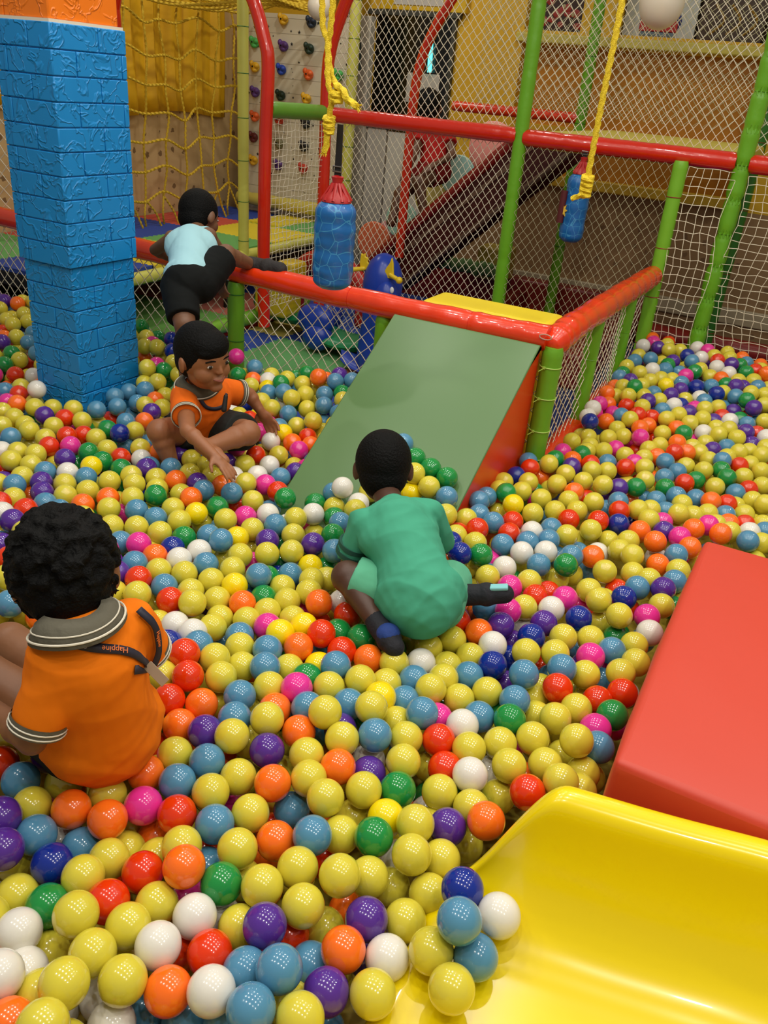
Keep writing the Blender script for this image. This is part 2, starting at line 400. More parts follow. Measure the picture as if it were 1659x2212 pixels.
cols_ = {0: 'left', 1: 'middle', 2: 'right'}
for q, (x, z, c) in enumerate(HOLD):
    row = q//3; nm = 'top row|second row|third row|fourth row|fifth row|sixth row|bottom row'.split('|')[min(row, 6)]
    lab = f'{c} climbing hold, {nm}, {cols_[q%3]} column of the white wall' if q < 20 else 'green climbing hold alone beside the right red arch leg'
    t = thing('climbing_hold', (x, 5.99, z), lab, 'climbing hold', 'climbing holds on the white wall')
    m = mat('hold_'+c.replace(' ', '_'), HC[c], .5, .4, 30)
    b = MB(); b.ell((x, 5.985, z), (.040, .03, .036), nu=16, nv=10).ell((x-.026, 5.975, z+.024), (.018, .018, .022), nu=10, nv=8).ell((x+.024, 5.97, z+.01), (.022, .022, .02), nu=10, nv=8).ell((x+.004, 5.972, z-.02), (.024, .02, .018), nu=10, nv=8)
    obj('grip', b, m, t)
    obj('bolt', MB().ell((x-.004, 5.955, z+.004), (.007, .006, .007), nu=8, nv=6), mat('bolt_dark', (20, 20, 20), .3, metal=.6), t)
# ------------------------------------------------------------------ raised soft platform, lower bench, floor tiles
TC = {'blue': (38, 70, 160), 'green': (104, 172, 92), 'yellow': (226, 205, 45), 'red': (205, 84, 66), 'salmon': (226, 130, 110), 'sea green': (95, 160, 95), 'lime': (130, 195, 95), 'peach': (225, 140, 95), 'pale yellow': (205, 185, 90)}
def sq(s, ph):  # interlocking tooth line shared by both neighbours
    k = (s/.045+ph) % 1.0; return .009*(1 if k < .42 else (-1 if .5 < k < .92 else 0))
def foam_tile(a0, a1, b0, b1, z, th, c, label, group, edge=(1, 1, 1, 1)):
    p = []; n = 60
    for i in range(n): s = b0+(b1-b0)*i/n; p.append((a1+(sq(s, .1) if edge[1] else 0), s))
    for i in range(n): s = a1+(a0-a1)*i/n; p.append((s, b1+(sq(s, .3) if edge[3] else 0)))
    for i in range(n): s = b1+(b0-b1)*i/n; p.append((a0+(sq(s, .1) if edge[0] else 0), s))
    for i in range(n): s = a0+(a1-a0)*i/n; p.append((s, b0+(sq(s, .3) if edge[2] else 0)))
    o = obj('foam_mat', MB().prism(p, 2, z, z+th), mat('foam_'+c.replace(' ', '_'), TC[c], .75, .25, 160), origin=((a0+a1)/2, (b0+b1)/2, z))
    o.data.polygons.foreach_set('use_smooth', [False]*len(o.data.polygons))
    return tag(o, label, 'play mat', group)
pf = thing('platform', (-4.0, 4.6, 0), 'raised black-sided play platform behind the fence, carrying the bright foam mats', 'platform')
obj('deck', MB().box((-4.66, 3.1, .40), (-3.42, 5.98, .478)), M_BLACK, pf, bevel=.008)
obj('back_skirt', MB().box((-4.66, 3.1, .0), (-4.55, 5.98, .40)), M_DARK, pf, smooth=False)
for b in (3.2, 4.52, 5.9):
    obj('post', MB().tube([(-3.50, b, .0), (-3.50, b, .42)], .03, 12), M_BLACK, pf)
ptiles = {(-4.68, 3.2): 'yellow', (-4.68, 3.83): 'blue', (-4.68, 4.46): 'blue', (-4.68, 4.86): 'red', (-4.68, 5.37): 'blue'}
gridb = [3.1, 3.72, 4.30, 4.90, 5.45, 5.98]; grida = [-4.66, -4.05, -3.42]
pc = [['green', 'red', 'blue', 'red', 'yellow'], ['blue', 'yellow', 'green', 'yellow', 'green']]
pc[0][3] = 'red'; pc[0][4] = 'blue'; pc[1][3] = 'yellow'; pc[1][2] = 'green'
wh = [['far left corner hidden by the pillar', 'behind the pillar along the wall', 'by the wall, nearest the pillar edge', 'against the wall behind the climbing child', 'against the climbing wall'],
      ['front edge behind the pillar', 'front edge left of the climbing child', 'front edge behind the climbing child', 'front edge at the pale lime pole', 'right rear corner below the climbing wall']]
for i in range(2):
    for j in range(5):
        foam_tile(grida[i], grida[i+1], gridb[j], gridb[j+1], .478, .022, pc[i][j], f'{pc[i][j]} foam mat on the raised platform, {wh[i][j]}', 'foam mats on the raised platform', (i > 0, i < 1, j > 0, j < 4))
foam_tile(-4.05, -3.75, 5.46, 5.96, .5005, .012, 'yellow', 'small yellow foam mat lying at the foot of the climbing wall', 'foam mats on the raised platform', (1, 1, 1, 0))
bn = thing('padded_bench', (-3.6, 4.2, 0), 'low red padded bench with a lime edge roll under the raised platform', 'bench')
obj('bench_body', MB().box((-4.5, 3.1, .0), (-3.30, 4.95, .085)), mat('red_side_pad', (190, 50, 36), .4, .1, 8), bn, bevel=.01)
obj('edge_roll', padded(MB(), (-3.29, 3.1, .085), (-3.29, 5.2, .085), .045), mat('lime_roll', (130, 190, 60), .4, .1, 8), bn)
for (a0, a1, b0, b1, c, w) in ((-4.5, -3.9, 3.1, 3.7, 'salmon', 'behind the blue pillar'), (-3.9, -3.32, 3.1, 3.85, 'lime', 'nearest the pit fence'), (-3.9, -3.32, 3.85, 4.35, 'lime', 'beside the lime roll'), (-4.5, -3.9, 3.7, 4.35, 'lime', 'deep under the platform'), (-3.9, -3.32, 4.35, 4.95, 'salmon', 'right end behind the green post'), (-4.5, -3.9, 4.35, 4.95, 'salmon', 'deepest under the platform'), (-4.5, -3.32, 4.95, 5.6, 'blue', 'far end past the bench')):
    foam_tile(a0, a1, b0, b1, .087 if b0 < 4.9 else .09, .02, c, f'{c} foam mat on the low bench, {w}', 'foam mats on the low bench', (a0 > -4.4, a1 < -3.4, b0 > 3.2, b1 < 4.9))
ga = [-3.28, -3.0, -2.35, -1.70, -1.05]; gb = [2.95, 3.15, 3.80, 4.45, 5.10, 5.75, 6.36]
fc = {(0, 3): 'pale yellow', (1, 2): 'sea green', (1, 1): 'sea green', (2, 2): 'peach', (2, 3): 'blue'}
n_ = 0
for i in range(3):
    for j in range(1, 6):
        c = fc.get((i, j), 'blue')
        rel = ['beside the bench', 'in the middle', 'towards the wedge'][i]+', '+['', 'first row behind the fence', 'second row', 'third row by the rocker', 'fourth row', 'last row at the wall'][j]
        foam_tile(ga[i], ga[i+1], gb[j], gb[j+1], 0.0, .014, c, f'{c} floor foam mat {rel}', 'floor foam mats behind the fence')
for k, (a0, b0, c, w) in enumerate(((-.95, 5.35, 'blue', 'left of the rightmost green post'), (-.35, 5.35, 'blue', 'touching the red tube'), (.25, 5.35, 'sea green', 'at the far right'), (-.95, 4.7, 'blue', 'just behind the net'), (-.35, 4.7, 'sea green', 'behind the net by the balls'), (.25, 4.7, 'sea green', 'at the right picture edge'))):
    foam_tile(a0, a0+.6, b0, b0+.63, 0.0, .014, c, f'{c} floor foam mat right of the pit, {w}', 'floor foam mats right of the pit')
# rope net hung in front of the drape
rn = MB(); ra = -4.30; hs = [1.80, 1.60, 1.42, 1.24, 1.06, .88, .70]; bs = [3.75+.185*i for i in range(11)]
def rp(b, z): return (ra+.03*math.sin(b*7+z*4), b+.012*math.sin(z*17+b*5), z+.022*math.sin(b*9+z*3)-.03*math.sin(PI*(b-3.7)/2.0))
for b in bs:
    rope(rn, [rp(b, z) for z in (2.4, 2.1, 1.95)+tuple(hs)], .0075, 6)
for z in [2.0]+hs:
    rope(rn, [rp(b, z+(.03 if (i % 2) else -.01)) for i, b in enumerate([3.66]+bs+[5.72])], .0085, 6)
for i, b in enumerate(bs):
    p = V(rp(b, .70)); zz = [V((ra, b-.05, .58)), V((ra-.02, b-.02, .50))]
    rope(rn, [p, zz[0], zz[1]], .007, 6); rope(rn, [p, V((ra, b+.06, .59)), V((ra+.02, b+.09, .50))], .007, 6)
o = obj('rope_net', rn, M_ROPE2, origin=(ra, 4.6, .5)); tag(o, 'yellow climbing rope net hanging between the blue pillar and the lime pole', 'rope net')
rn = MB()
for k in range(9):
    rope(rn, [(-4.45+.0*k, 4.3+.1*k, 1.93+.03*math.sin(k)), (-4.2, 4.6+.12*k, 1.90+.04*math.sin(k*2)), (-3.95, 5.3+.05*k, 1.97+.03*math.cos(k)), (-3.7, 5.75, 1.93+.02*k % .07)], .009, 6)
o = obj('rope_net_roof', rn, M_ROPE2, origin=(-4.1, 5, 1.95)); tag(o, 'yellow rope netting sagging above the climbing wall', 'rope net')
# ------------------------------------------------------------------ poles
def pole(name, p0, p1, r, m, label, cat='pole', seg=.26, pinch=.10, tie=None, group=None, tr=.0022, knots=False, start=None, wob=.02):
    t = thing(name, p0, label, cat, group)
    obj('foam_sleeve', padded(MB(), p0, p1, r, seg, pinch, wob=wob, start=start), m, t, angle=60)
    if tie:
        d = V(p1)-V(p0)
        for q in seams(p0, p1, seg, start):
            k = MB(); ring(k, q, d, r*(1-pinch)+tr*.4, tr)
            if knots:
                for s in range(7):
                    a = -2.1+s*.28; e = frame(d, V((1, 0, 0))); x = e@V((math.cos(a), math.sin(a), 0)); w = V((0, 0, 1))*(.018 if s % 2 else -.018)
                    k.capsule(q+x*r*.86, q+x*r*.98+w+x.cross(V((0, 0, 1)))*.01*(s-3)/3, .0035, .0015, 6)
            obj('tie', k, tie, t)
    return t
pole('padded_pole', (-3.38, 4.53, .44), (-3.38, 4.50, 2.6), .0335, M_LIME, 'pale lime padded pole left of the red arch leg', seg=.24, pinch=.02, tie=M_TIE)
pole('padded_pole', (-3.50, 6.0, .0), (-3.50, 6.0, 2.6), .042, M_LIME, 'pale lime padded pole right of the climbing wall, behind the yellow rope', seg=.24, pinch=.02, tie=M_TIE)
pole('padded_bar', (-3.38, 3.1, .455), (-3.38, 5.75, .475), .034, M_LIME, 'pale lime bar running along the raised platform edge', 'bar', seg=.5, pinch=.02)
t = thing('arch', (-2.75, 3.88, .25), 'red padded arch whose leg stands on the fence behind the climbing child', 'arch')
obj('front_leg', MB().tube(smoothcurve([(-2.75, 3.88, .25), (-2.76, 3.88, .6), (-2.76, 3.88, 1.2), (-2.75, 3.88, 1.56), (-2.775, 3.88, 1.68), (-2.86, 3.88, 1.87), (-3.02, 3.88, 2.05), (-3.25, 3.88, 2.12)], 10), .034, 16), M_RED, t)
obj('far_leg', MB().tube(smoothcurve([(-3.25, 3.88, 2.12), (-3.5, 3.88, 2.06), (-3.66, 3.88, 1.95), (-3.75, 3.88, 1.80), (-3.755, 3.88, 1.60), (-3.76, 3.88, .50)], 10), .034, 16), M_RED, t)
t = thing('arch', (-2.75, 4.45, .10), 'red padded arch leg left of the white net, behind the nearer punch bag', 'arch')
obj('leg', MB().tube(smoothcurve([(-2.74, 4.45, .05), (-2.745, 4.45, .9), (-2.755, 4.45, 1.5), (-2.74, 4.45, 1.68), (-2.69, 4.45, 1.83), (-2.62, 4.45, 1.98), (-2.5, 4.45, 2.15), (-2.3, 4.45, 2.3)], 10), .034, 16), M_RED, t)
t = thing('arch', (-2.58, 5.2, .6), 'red padded arch leg seen through the net in front of the black window', 'arch')
obj('leg', MB().tube(smoothcurve([(-2.585, 5.2, .5), (-2.585, 5.2, 1.1), (-2.582, 5.2, 1.42), (-2.565, 5.2, 1.62), (-2.52, 5.2, 1.77), (-2.44, 5.2, 1.92), (-2.33, 5.2, 2.07), (-2.1, 5.2, 2.25)], 10), .030, 16), M_RED, t)
pole('padded_bar', (-2.755, 3.90, 1.37), (-2.75, 4.42, 1.36), .040, mat('green_bar', (100, 160, 50), .4, .2, 18), 'short green bar joining the two red arch legs', 'bar', seg=.9, pinch=.0)
pole('padded_rail', (-2.73, 4.45, 1.355), (-1.60, 4.45, 1.355), .040, M_RED, 'upper red rail left of the front green post', 'rail', seg=.42, pinch=.06)
pole('padded_rail', (-1.56, 4.45, 1.350), (-.52, 4.45, 1.350), .041, M_RED, 'upper red rail between the two tall green posts', 'rail', seg=.42, pinch=.06)
pole('padded_rail', (-.46, 4.45, 1.348), (1.3, 4.45, 1.348), .041, M_RED, 'upper red rail running out of the picture on the right', 'rail', seg=.42, pinch=.06)
pole('padded_rail', (-2.70, 6.08, 1.43), (-1.78, 6.10, 1.43), .035, M_REDO, 'rear red rail just above the upper rail, behind the net', 'rail', seg=.42, pinch=.05)
pole('padded_post', (-1.57, 4.45, .0), (-1.59, 4.45, 2.6), .036, M_GREEN, 'tall green post rising behind the yellow soft step', 'post', seg=.30, pinch=.06)
pole('padded_post', (-.495, 4.45, .2), (-.485, 4.45, 2.6), .040, M_GREEN, 'tall knobbly green post tied with knots, right of the pit fence', 'post', seg=.152, pinch=.22, tie=M_GREEN, knots=True, wob=.05)
pole('padded_post', (-.745, 4.38, .2), (-.755, 4.40, 1.33), .035, mat('green_vinyl_light', (118, 180, 40), .4, .2, 18), 'green post with rust ties at the far end of the side fence', 'post', seg=.235, pinch=.05, tie=M_TIER, start=.03)
pole('padded_post', (-1.75, 6.1, .0), (-1.77, 6.1, 2.6), .038, M_GREEN, 'rear green post behind the upper net, over the dark red landing', 'post', seg=.4, pinch=.03, tie=M_TIE)
pole('padded_post', (-.62, 6.1, .0), (-.60, 6.1, 2.6), .045, mat('deep_green_vinyl', (52, 120, 32), .4, .2, 18), 'rear green post at the right behind the net', 'post', seg=.4, pinch=.04, tie=M_TIER)
pole('padded_post', (-2.18, 2.87, .0), (-2.18, 2.87, .75), .036, mat('green_vinyl_mid', (100, 165, 35), .4, .2, 18), 'green fence post behind the smiling child', 'post', seg=.20, pinch=.03, tie=M_TIE)
pole('padded_post', (-1.47, 2.88, .0), (-1.47, 2.88, .74), .036, M_GREEN, 'green fence post half hidden behind the wedge ramp', 'post', seg=.22, pinch=.08, tie=M_TIE)
t = pole('padded_post', (-.775, 2.84, .1), (-.775, 2.84, .77), .037, mat('green_vinyl_warm', (105, 165, 35), .4, .25, 18), 'green corner post of the pit fence with cable ties, beside the wedge ramp', 'post', seg=.9, pinch=.02)
for z in (.35, .46, .585, .70):
    k = MB(); ring(k, (-.775, 2.84, z), (0, 0, 1), .0385, .0022); k.box((-.79, 2.797, z-.004), (-.782, 2.806, z+.004)); k.tube([(-.785, 2.80, z), (-.80, 2.785, z-.012)], .0014, 5)
    obj('cable_tie', k, M_CLIP, t)
# fence rails (rail A sags slightly where it is tied)
t = thing('padded_rail', (-2.2, 2.88, .79), 'long orange-red fence rail the standing child climbs over', 'rail')
ra_ = MB(); P = [(-4.2, 2.9, .82), (-3.2, 2.89, .805), (-2.75, 2.88, .80), (-2.2, 2.88, .79), (-1.5, 2.87, .782), (-1.1, 2.86, .785), (-.80, 2.85, .792)]
Q = smoothcurve(P, 26); rr = [.046*(1+.03*math.sin(i*.21)+.02*math.sin(i*.73))*(1-.09*math.exp(-(((i+9) % 31-15)/1.2)**2)) for i in range(len(Q))]
obj('foam_sleeve', ra_.tube(Q, rr, 20), M_REDO, t, angle=70)
for i in range(6, len(Q), 31):
    k = MB(); ring(k, Q[i], Q[min(i+1, len(Q)-1)]-Q[i-1], .0432, .0016); obj('seam_tape', k, M_RED, t)
t = thing('padded_rail', (-.775, 3.6, .79), 'orange-red side fence rail running back from the corner post', 'rail')
Q = smoothcurve([(-.785, 2.825, .775), (-.775, 3.0, .80), (-.775, 3.5, .80), (-.775, 4.0, .795), (-.765, 4.36, .80)], 26)
rr = [.052*(1+.03*math.sin(i*.3)+.03*math.sin(i*.9)) for i in range(len(Q))]
for i in range(10): rr[i] *= .55+.045*i
obj('foam_sleeve', MB().tube(Q, rr, 20), M_REDO, t, angle=70)
e = MB(); e.tube([(-.80+.022*math.cos(a), 2.80, .808+.009*math.sin(a)) for a in [2*PI*i/16 for i in range(16)]], .0022, 6, closed=True)
obj('open_sleeve_end', e, mat('pale_backing', (190, 150, 130), .6), t)
for b, z in ((3.42, .0), (4.0, .0)):
    pole('padded_baluster', (-.775, b, z+.1), (-.775, b, .765), .032, M_GREEN, 'green baluster of the side fence, '+('nearer' if b < 3.6 else 'farther')+' of the two', 'post', seg=.33, pinch=.08, tie=M_GREEN, group='balusters of the side fence')
pole('padded_rail', (-.775, 2.86, .26), (-.775, 4.35, .30), .06, M_REDO, 'thick red foam roll along the foot of the side fence', 'rail', seg=.5, pinch=.04)
# ------------------------------------------------------------------ nets
net('net_panel', lambda u, v: (-4.2+u*3.43, 2.885+.02*math.sin(u*13)*math.sin(PI*v), .0+v*.76), 112, 24, M_NET, 'white diamond net filling the fence under the long orange-red rail', jit=.16, r=.0019)
net('net_panel', lambda u, v: (-2.73+u*1.16, 4.47+.02*math.sin(PI*v)*math.sin(u*9), .05+v*1.27), 54, 46, M_NET, 'white diamond net below the upper rail in front of the chute', jit=.13, r=.0017)
net('net_panel', lambda u, v: (-1.55+u*.80, 4.43+.03*math.sin(PI*v)*math.sin(u*7), .05+v*1.27), 38, 46, M_NETG, 'fine cream net below the upper rail over the dotted wall', jit=.13, r=.0012)
net('net_panel', lambda u, v: (-2.72+u*1.14+(.10*(v > .3)*(v-.3) if u < .05 else 0), 4.47+.02*math.sin(PI*v)*math.sin(u*9), 1.39+v*1.0), 54, 38, M_NET, 'white diamond net above the upper rail left of the front green post', jit=.13, r=.0019)
net('net_panel', lambda u, v: (-1.55+u*1.04, 4.47+.03*math.sin(PI*v)*math.sin(u*6), 1.39+v*1.0), 48, 38, M_NET, 'white net above the upper rail between the tall green posts', jit=.12, r=.0019)
net('net_panel', lambda u, v: (-.46+u*1.0, 4.47+.02*math.sin(PI*v), 1.39+v*1.0), 44, 38, M_NET, 'white net above the upper rail right of the knobbly post', jit=.12, r=.0019)
net('net_panel', lambda u, v: (-2.5+u*1.9, 6.0+.03*math.sin(u*8), 1.45+v*.95), 64, 32, M_NETG, 'second cream net stretched behind the upper deck in front of the ochre wall', jit=.14, r=.0020)
net('net_panel', lambda u, v: (-.73+u*.22+.012*math.sin(v*14), 4.42-.05*math.sin(PI*v), .25+v*1.06), 6, 26, M_NET, 'white square net between the rust-tied post and the knobbly post', jit=.14, diamond=False, r=.0019)
net('net_panel', lambda u, v: (-.46+u*1.3+.02*math.sin(v*9+u*3), 4.47+.30*(1-v)**2*(.3+u*.4)-.06, .12+.1*(1-v)+v*1.18), 30, 30, M_NET, 'white square net right of the knobbly post, pushed out by the balls', jit=.14, diamond=False, r=.0019)
net('net_panel', lambda u, v: (-2.75+.01*math.sin(v*9), 3.90+u*.53, .35+v*.98), 14, 32, M_NET, 'narrow white square net between the two red arch legs', jit=.2, diamond=False, r=.0017)
net('net_panel', lambda u, v: (-.775-.012*math.sin(PI*v)*math.sin(u*9), 2.88+u*1.46, .28+v*.46), 40, 16, M_NET, 'white net of the side fence under its orange-red rail', jit=.16, r=.0019)
net('net_panel', lambda u, v: (-4.2+u*.85, 2.93+.02*math.sin(u*9), .80+v*.6), 26, 18, M_NET, 'white net above the fence rail left of the blue pillar', jit=.16, r=.0019)
# ------------------------------------------------------------------ deck, chute, landing
o = obj('padded_deck', MB().box((-1.52, 4.52, 1.30), (-.56, 6.0, 1.385)), M_PAD, bevel=.02, origin=(-1.0, 5.2, 1.3)); tag(o, 'pale yellow padded deck behind the upper red rail', 'deck')
sl = .924
def top(a): return .315+sl*(a+2.963)
M_DR = mat('dark_red_panel', (66, 13, 11), .35, .1, 10)
t = thing('slide_chute', (-2.9, 5.5, 0), 'dark red chute slanting down behind the net under the upper rail', 'slide')
for b0, nm in ((5.28, 'near_side'), (5.76, 'far_side')):
    pl = [(-3.02, .22), (-3.02, top(-3.02)), (-1.90, 1.297), (-1.535, 1.297), (-1.535, 1.27), (-2.75, .18), (-2.9, .1), (-3.0, .12)]
    obj(nm, MB().prism(pl, 1, b0, b0+.035), M_DR, t, bevel=.006)
obj('bed', MB().prism([(-3.0, top(-3.0)-.16), (-1.72, 1.295), (-1.68, 1.295), (-3.0, top(-3.0)-.20)], 1, 5.30, 5.78), M_DR, t)
obj('edge_padding', MB().tube([(-3.04, 5.28, top(-3.04)), (-1.91, 5.28, top(-1.91))], .035, 12), mat('dark_red_roll', (125, 22, 16), .35), t)
obj('grey_strip', MB().prism([(-2.95, top(-2.95)-.115), (-1.79, top(-1.79)-.115), (-1.755, top(-1.755)-.15), (-2.95, top(-2.95)-.15)], 1, 5.268, 5.28), mat('strip_taupe', (110, 85, 70), .25), t)
obj('lower_rail', MB().tube([(-2.60, 5.27, top(-2.6)-.36), (-1.54, 5.27, top(-1.54)-.36)], .02, 10), mat('rail_taupe', (90, 70, 58), .3), t)
for (a, z, r, c, nm, w) in ((-2.49, 1.00, .135, (150, 190, 180), 'pale blue', 'upper'), (-2.66, .84, .16, (200, 190, 110), 'pale yellow', 'middle'), (-2.90, .64, .13, (145, 190, 175), 'pale green', 'lower'), (-3.12, .46, .14, (205, 105, 70), 'salmon', 'lowest'), (-2.26, 1.20, .17, (215, 140, 130), 'pink', 'topmost'), (-3.02, .52, .10, (205, 150, 155), 'dusty pink', 'hindmost')):
    b = 5.81 if nm != 'dusty pink' else 5.86
    if nm == 'pale yellow': b = 5.835
    o = obj('round_panel', MB().lathe((a, b, z), [(r*.96, 0), (r, .005), (r, .015), (r*.96, .02)], 40, Matrix.Rotation(-PI/2, 3, 'X')), mat('disc_'+nm.replace(' ', '_'), tuple(min(255, q*1.14) for q in c), .5), bevel=0, origin=(a, b, z))
    tag(o, f'{nm} round panel, {w} of the discs along the chute', 'panel', 'round panels along the chute')
t = thing('soft_landing', (-1.6, 5.6, 0), 'dark red padded landing box at the foot of the dotted wall', 'soft play box')
M_DK = mat('dark_red_pad', (120, 28, 18), .4, .1, 6)
for lo, hi, nm in (((-3.3, 6.22, 0), (-1.1, 6.36, .30), 'back_pad'), ((-2.1, 4.9, 0), (-1.98, 6.22, .22), 'left_pad'), ((-1.24, 4.9, 0), (-1.12, 6.22, .22), 'right_pad'), ((-2.1, 4.78, 0), (-1.12, 4.9, .22), 'front_pad')):
    obj(nm, MB().box(lo, hi), M_DK, t, bevel=.02)
obj('well', MB().box((-1.98, 4.9, .0), (-1.24, 6.22, .09)), mat('rust_floor_pad', (150, 62, 22), .4, .1, 4), t)
o = obj('padded_block', MB().box((-2.36, 6.05, .28), (-2.12, 6.25, .52)), mat('dull_yellow_foam', (170, 150, 60), .6), bevel=.02, origin=(-2.2, 6.1, .3)); tag(o, 'dull yellow foam block standing below the chute', 'foam block')
g = MB()
for i in range(9): g.ell((-2.62+.055*i, 6.02, .36+.008*math.sin(i*2.2)), (.04, .05, .055), nu=12, nv=8)
o = obj('foam_cushion', g, mat('dull_green_foam', (95, 135, 75), .7, .2, 20), origin=(-2.4, 6, .33)); tag(o, 'lumpy dull green cushion under the chute beside the yellow foam block', 'cushion')
for k, (p0, p1, lab) in enumerate((((-1.1, 6.18, .10), (1.2, 6.22, .10), 'dark red foam tube on the floor against the right rear wall'), ((-.62, 5.95, .09), (-.42, 4.7, .09), 'red foam tube on the floor running towards the knobbly post'), ((-.3, 4.62, .08), (1.2, 4.9, .08), 'dark red foam tube on the floor just outside the right net'))):
    t = thing('foam_tube', p0, lab, 'foam tube'); obj('foam_sleeve', padded(MB(), p0, p1, .07, .4, .05), mat('floor_red_tube', (140, 30, 20), .4), t)
# bits of small toys on the floor by the landing
t = thing('toy_truck', (-2.1, 4.78, .0), 'small red and blue toy truck on the floor beyond the yellow soft step', 'toy')
o_ = V((-2.15, 4.72, .02))
obj('cargo_bed', MB().box(o_+V((0, 0, .05)), o_+V((.16, .10, .13))), mat('toy_red', (190, 40, 35), .3), t, bevel=.012)
obj('cab', MB().box(o_+V((-.08, .0, .04)), o_+V((-.005, .1, .15))), mat('toy_blue', (35, 90, 180), .3), t, bevel=.012)
for x in (-.04, .05, .12): obj('wheel', MB().lathe(o_+V((x, -.004, .035)), [(.033, 0), (.035, .01), (.033, .02)], 16, Matrix.Rotation(-PI/2, 3, 'X')), M_BLACK, t)
t = thing('toy_cow', (-1.78, 4.66, .0), 'small black and white toy figure on the floor beside the tall green post', 'toy')
o_ = V((-1.80, 4.62, .0))
obj('body', MB().ell(o_+V((0, 0, .12)), (.06, .035, .04)).ell(o_+V((.065, 0, .165)), (.028, .025, .03)).capsule(o_+V((-.035, -.02, .10)), o_+V((-.035, -.02, .01)), .010).capsule(o_+V((-.035, .02, .10)), o_+V((-.035, .02, .01)), .010).capsule(o_+V((.035, -.02, .10)), o_+V((.035, -.02, .01)), .010).capsule(o_+V((.035, .02, .10)), o_+V((.035, .02, .01)), .010), mat('toy_white', (205, 200, 190), .4), t)
obj('patch', MB().ell(o_+V((-.015, -.025, .13)), (.025, .014, .02)).ell(o_+V((.07, -.015, .175)), (.014, .012, .014)), M_BLACK, t)
# ------------------------------------------------------------------ blue brick-relief pillar
def relief(name, col, rough=.42):
    m = bpy.data.materials.new(name); m.use_nodes = True; nt = m.node_tree; b = nt.nodes['Principled BSDF']
    b.inputs['Base Color'].default_value = lin(col); b.inputs['Roughness'].default_value = rough
    N = nt.nodes.new; Lk = nt.links.new
    tc = N('ShaderNodeTexCoord'); n = N('ShaderNodeTexNoise'); n.inputs['Scale'].default_value = 15; n.inputs['Detail'].default_value = 2.5; n.inputs['Distortion'].default_value = .6
    Lk(tc.outputs['Object'], n.inputs['Vector'])
    s = N('ShaderNodeMath'); s.operation = 'SUBTRACT'; Lk(n.outputs['Fac'], s.inputs[0]); s.inputs[1].default_value = .5
    a = N('ShaderNodeMath'); a.operation = 'ABSOLUTE'; Lk(s.outputs[0], a.inputs[0])
    mr = N('ShaderNodeMapRange'); Lk(a.outputs[0], mr.inputs['Value']); mr.inputs['From Min'].default_value = 0; mr.inputs['From Max'].default_value = .045; mr.inputs['To Min'].default_value = 1; mr.inputs['To Max'].default_value = 0
    bp = N('ShaderNodeBump'); bp.inputs['Strength'].default_value = .55; bp.inputs['Distance'].default_value = .006
    Lk(mr.outputs['Result'], bp.inputs['Height']); Lk(bp.outputs['Normal'], b.inputs['Normal']); return m
M_BLUE = relief('blue_foam_brick', (12, 134, 206)); M_OR = relief('orange_foam_brick', (235, 120, 15))
pl = thing('pillar', (-2.48, 2.3, 0), 'square blue foam-brick pillar with an orange top standing in the balls on the left', 'pillar')
def brickwork(a0, a1, b0, b1, z0, z1, rh, L, ph=0):
    mb = MB(); mb.box((a0+.006, b0+.006, z0), (a1-.006, b1, z1))
    k = 0; z = z0
    while z < z1-.005:
        h = min(rh, z1-z)
        # right-hand face (plane a = a1)
        s = b0-(L*.5 if (k+ph) % 2 else 0)-.0
        while s < b1:
            lo = max(s, b0); hi = min(s+L, b1)
            if hi-lo > .01: mb.box((a1-.03, lo+.0015, z+.0015), (a1, hi-.0015, z+h-.0015))
            s += L
        # front face (plane b = b0)
        s = a1+(L*.5 if (k+ph+1) % 2 else 0)
        while s > a0:
            hi = min(s, a1); lo = max(s-L, a0)
            if hi-lo > .01: mb.box((lo+.0015, b0, z+.0015), (hi-.0015, b0+.03, z+h-.0015))
            s -= L
        z += rh; k += 1
    return mb
obj('lower_cladding', brickwork(-2.60, -2.363, 2.158, 2.47, -.0, .868, .079, .205), M_BLUE, pl, bevel=.003, smooth=True, origin=(0, 0, 0))
obj('upper_cladding', brickwork(-2.575, -2.352, 2.146, 2.478, .868, 1.628, .076, .205, 1), M_BLUE, pl, bevel=.003)
obj('side_strip', brickwork(-2.615, -2.578, 2.152, 2.46, .868, 1.628, .076, .3), M_BLUE, pl, bevel=.002)
obj('orange_head', brickwork(-2.60, -2.366, 2.160, 2.46, 1.634, 2.6, .15, .4), M_OR, pl, bevel=.004)
obj('white_trim', MB().box((-2.60, 2.150, 1.626), (-2.356, 2.47, 1.636)), mat('white_edge', (225, 215, 195), .5), pl, smooth=False)
# ------------------------------------------------------------------ wedge ramp, step, block
wd = thing('wedge_ramp', (-1.1, 2.3, 0), 'soft wedge ramp with sage green top and orange-red sides leaning up to the fence rail', 'soft ramp')
sl2 = (.775-.43)/(2.80-2.28)
def wz_(b): return .43+sl2*(b-2.28)
obj('wedge_body', MB().prism([(1.75, .02), (1.75, wz_(1.75)), (2.80, .770), (2.825, .765), (2.825, .02)], 0, -1.385, -.815), mat('orange_red_side', (225, 62, 20), .35, .12, 6), wd, bevel=.010, bseg=3)
n2 = V((0, -sl2, 1)).normalized(); e = MB()
def wp(b, h): q = V((0, b, wz_(b)))+n2*h; return (q.y, q.z)
nn = 12; poly = [wp(1.75+(2.797-1.75)*i/nn, .006) for i in range(nn+1)]+[(2.825, .768), (2.825, .755)]+[wp(2.797-(2.797-1.75)*i/nn, -.004) for i in range(nn+1)]
e.prism(poly, 0, -1.389, -.811)
obj('top_panel', e, mat('sage_vinyl', (84, 120, 68), .36, .06, 5), wd, bevel=.004, bseg=2)
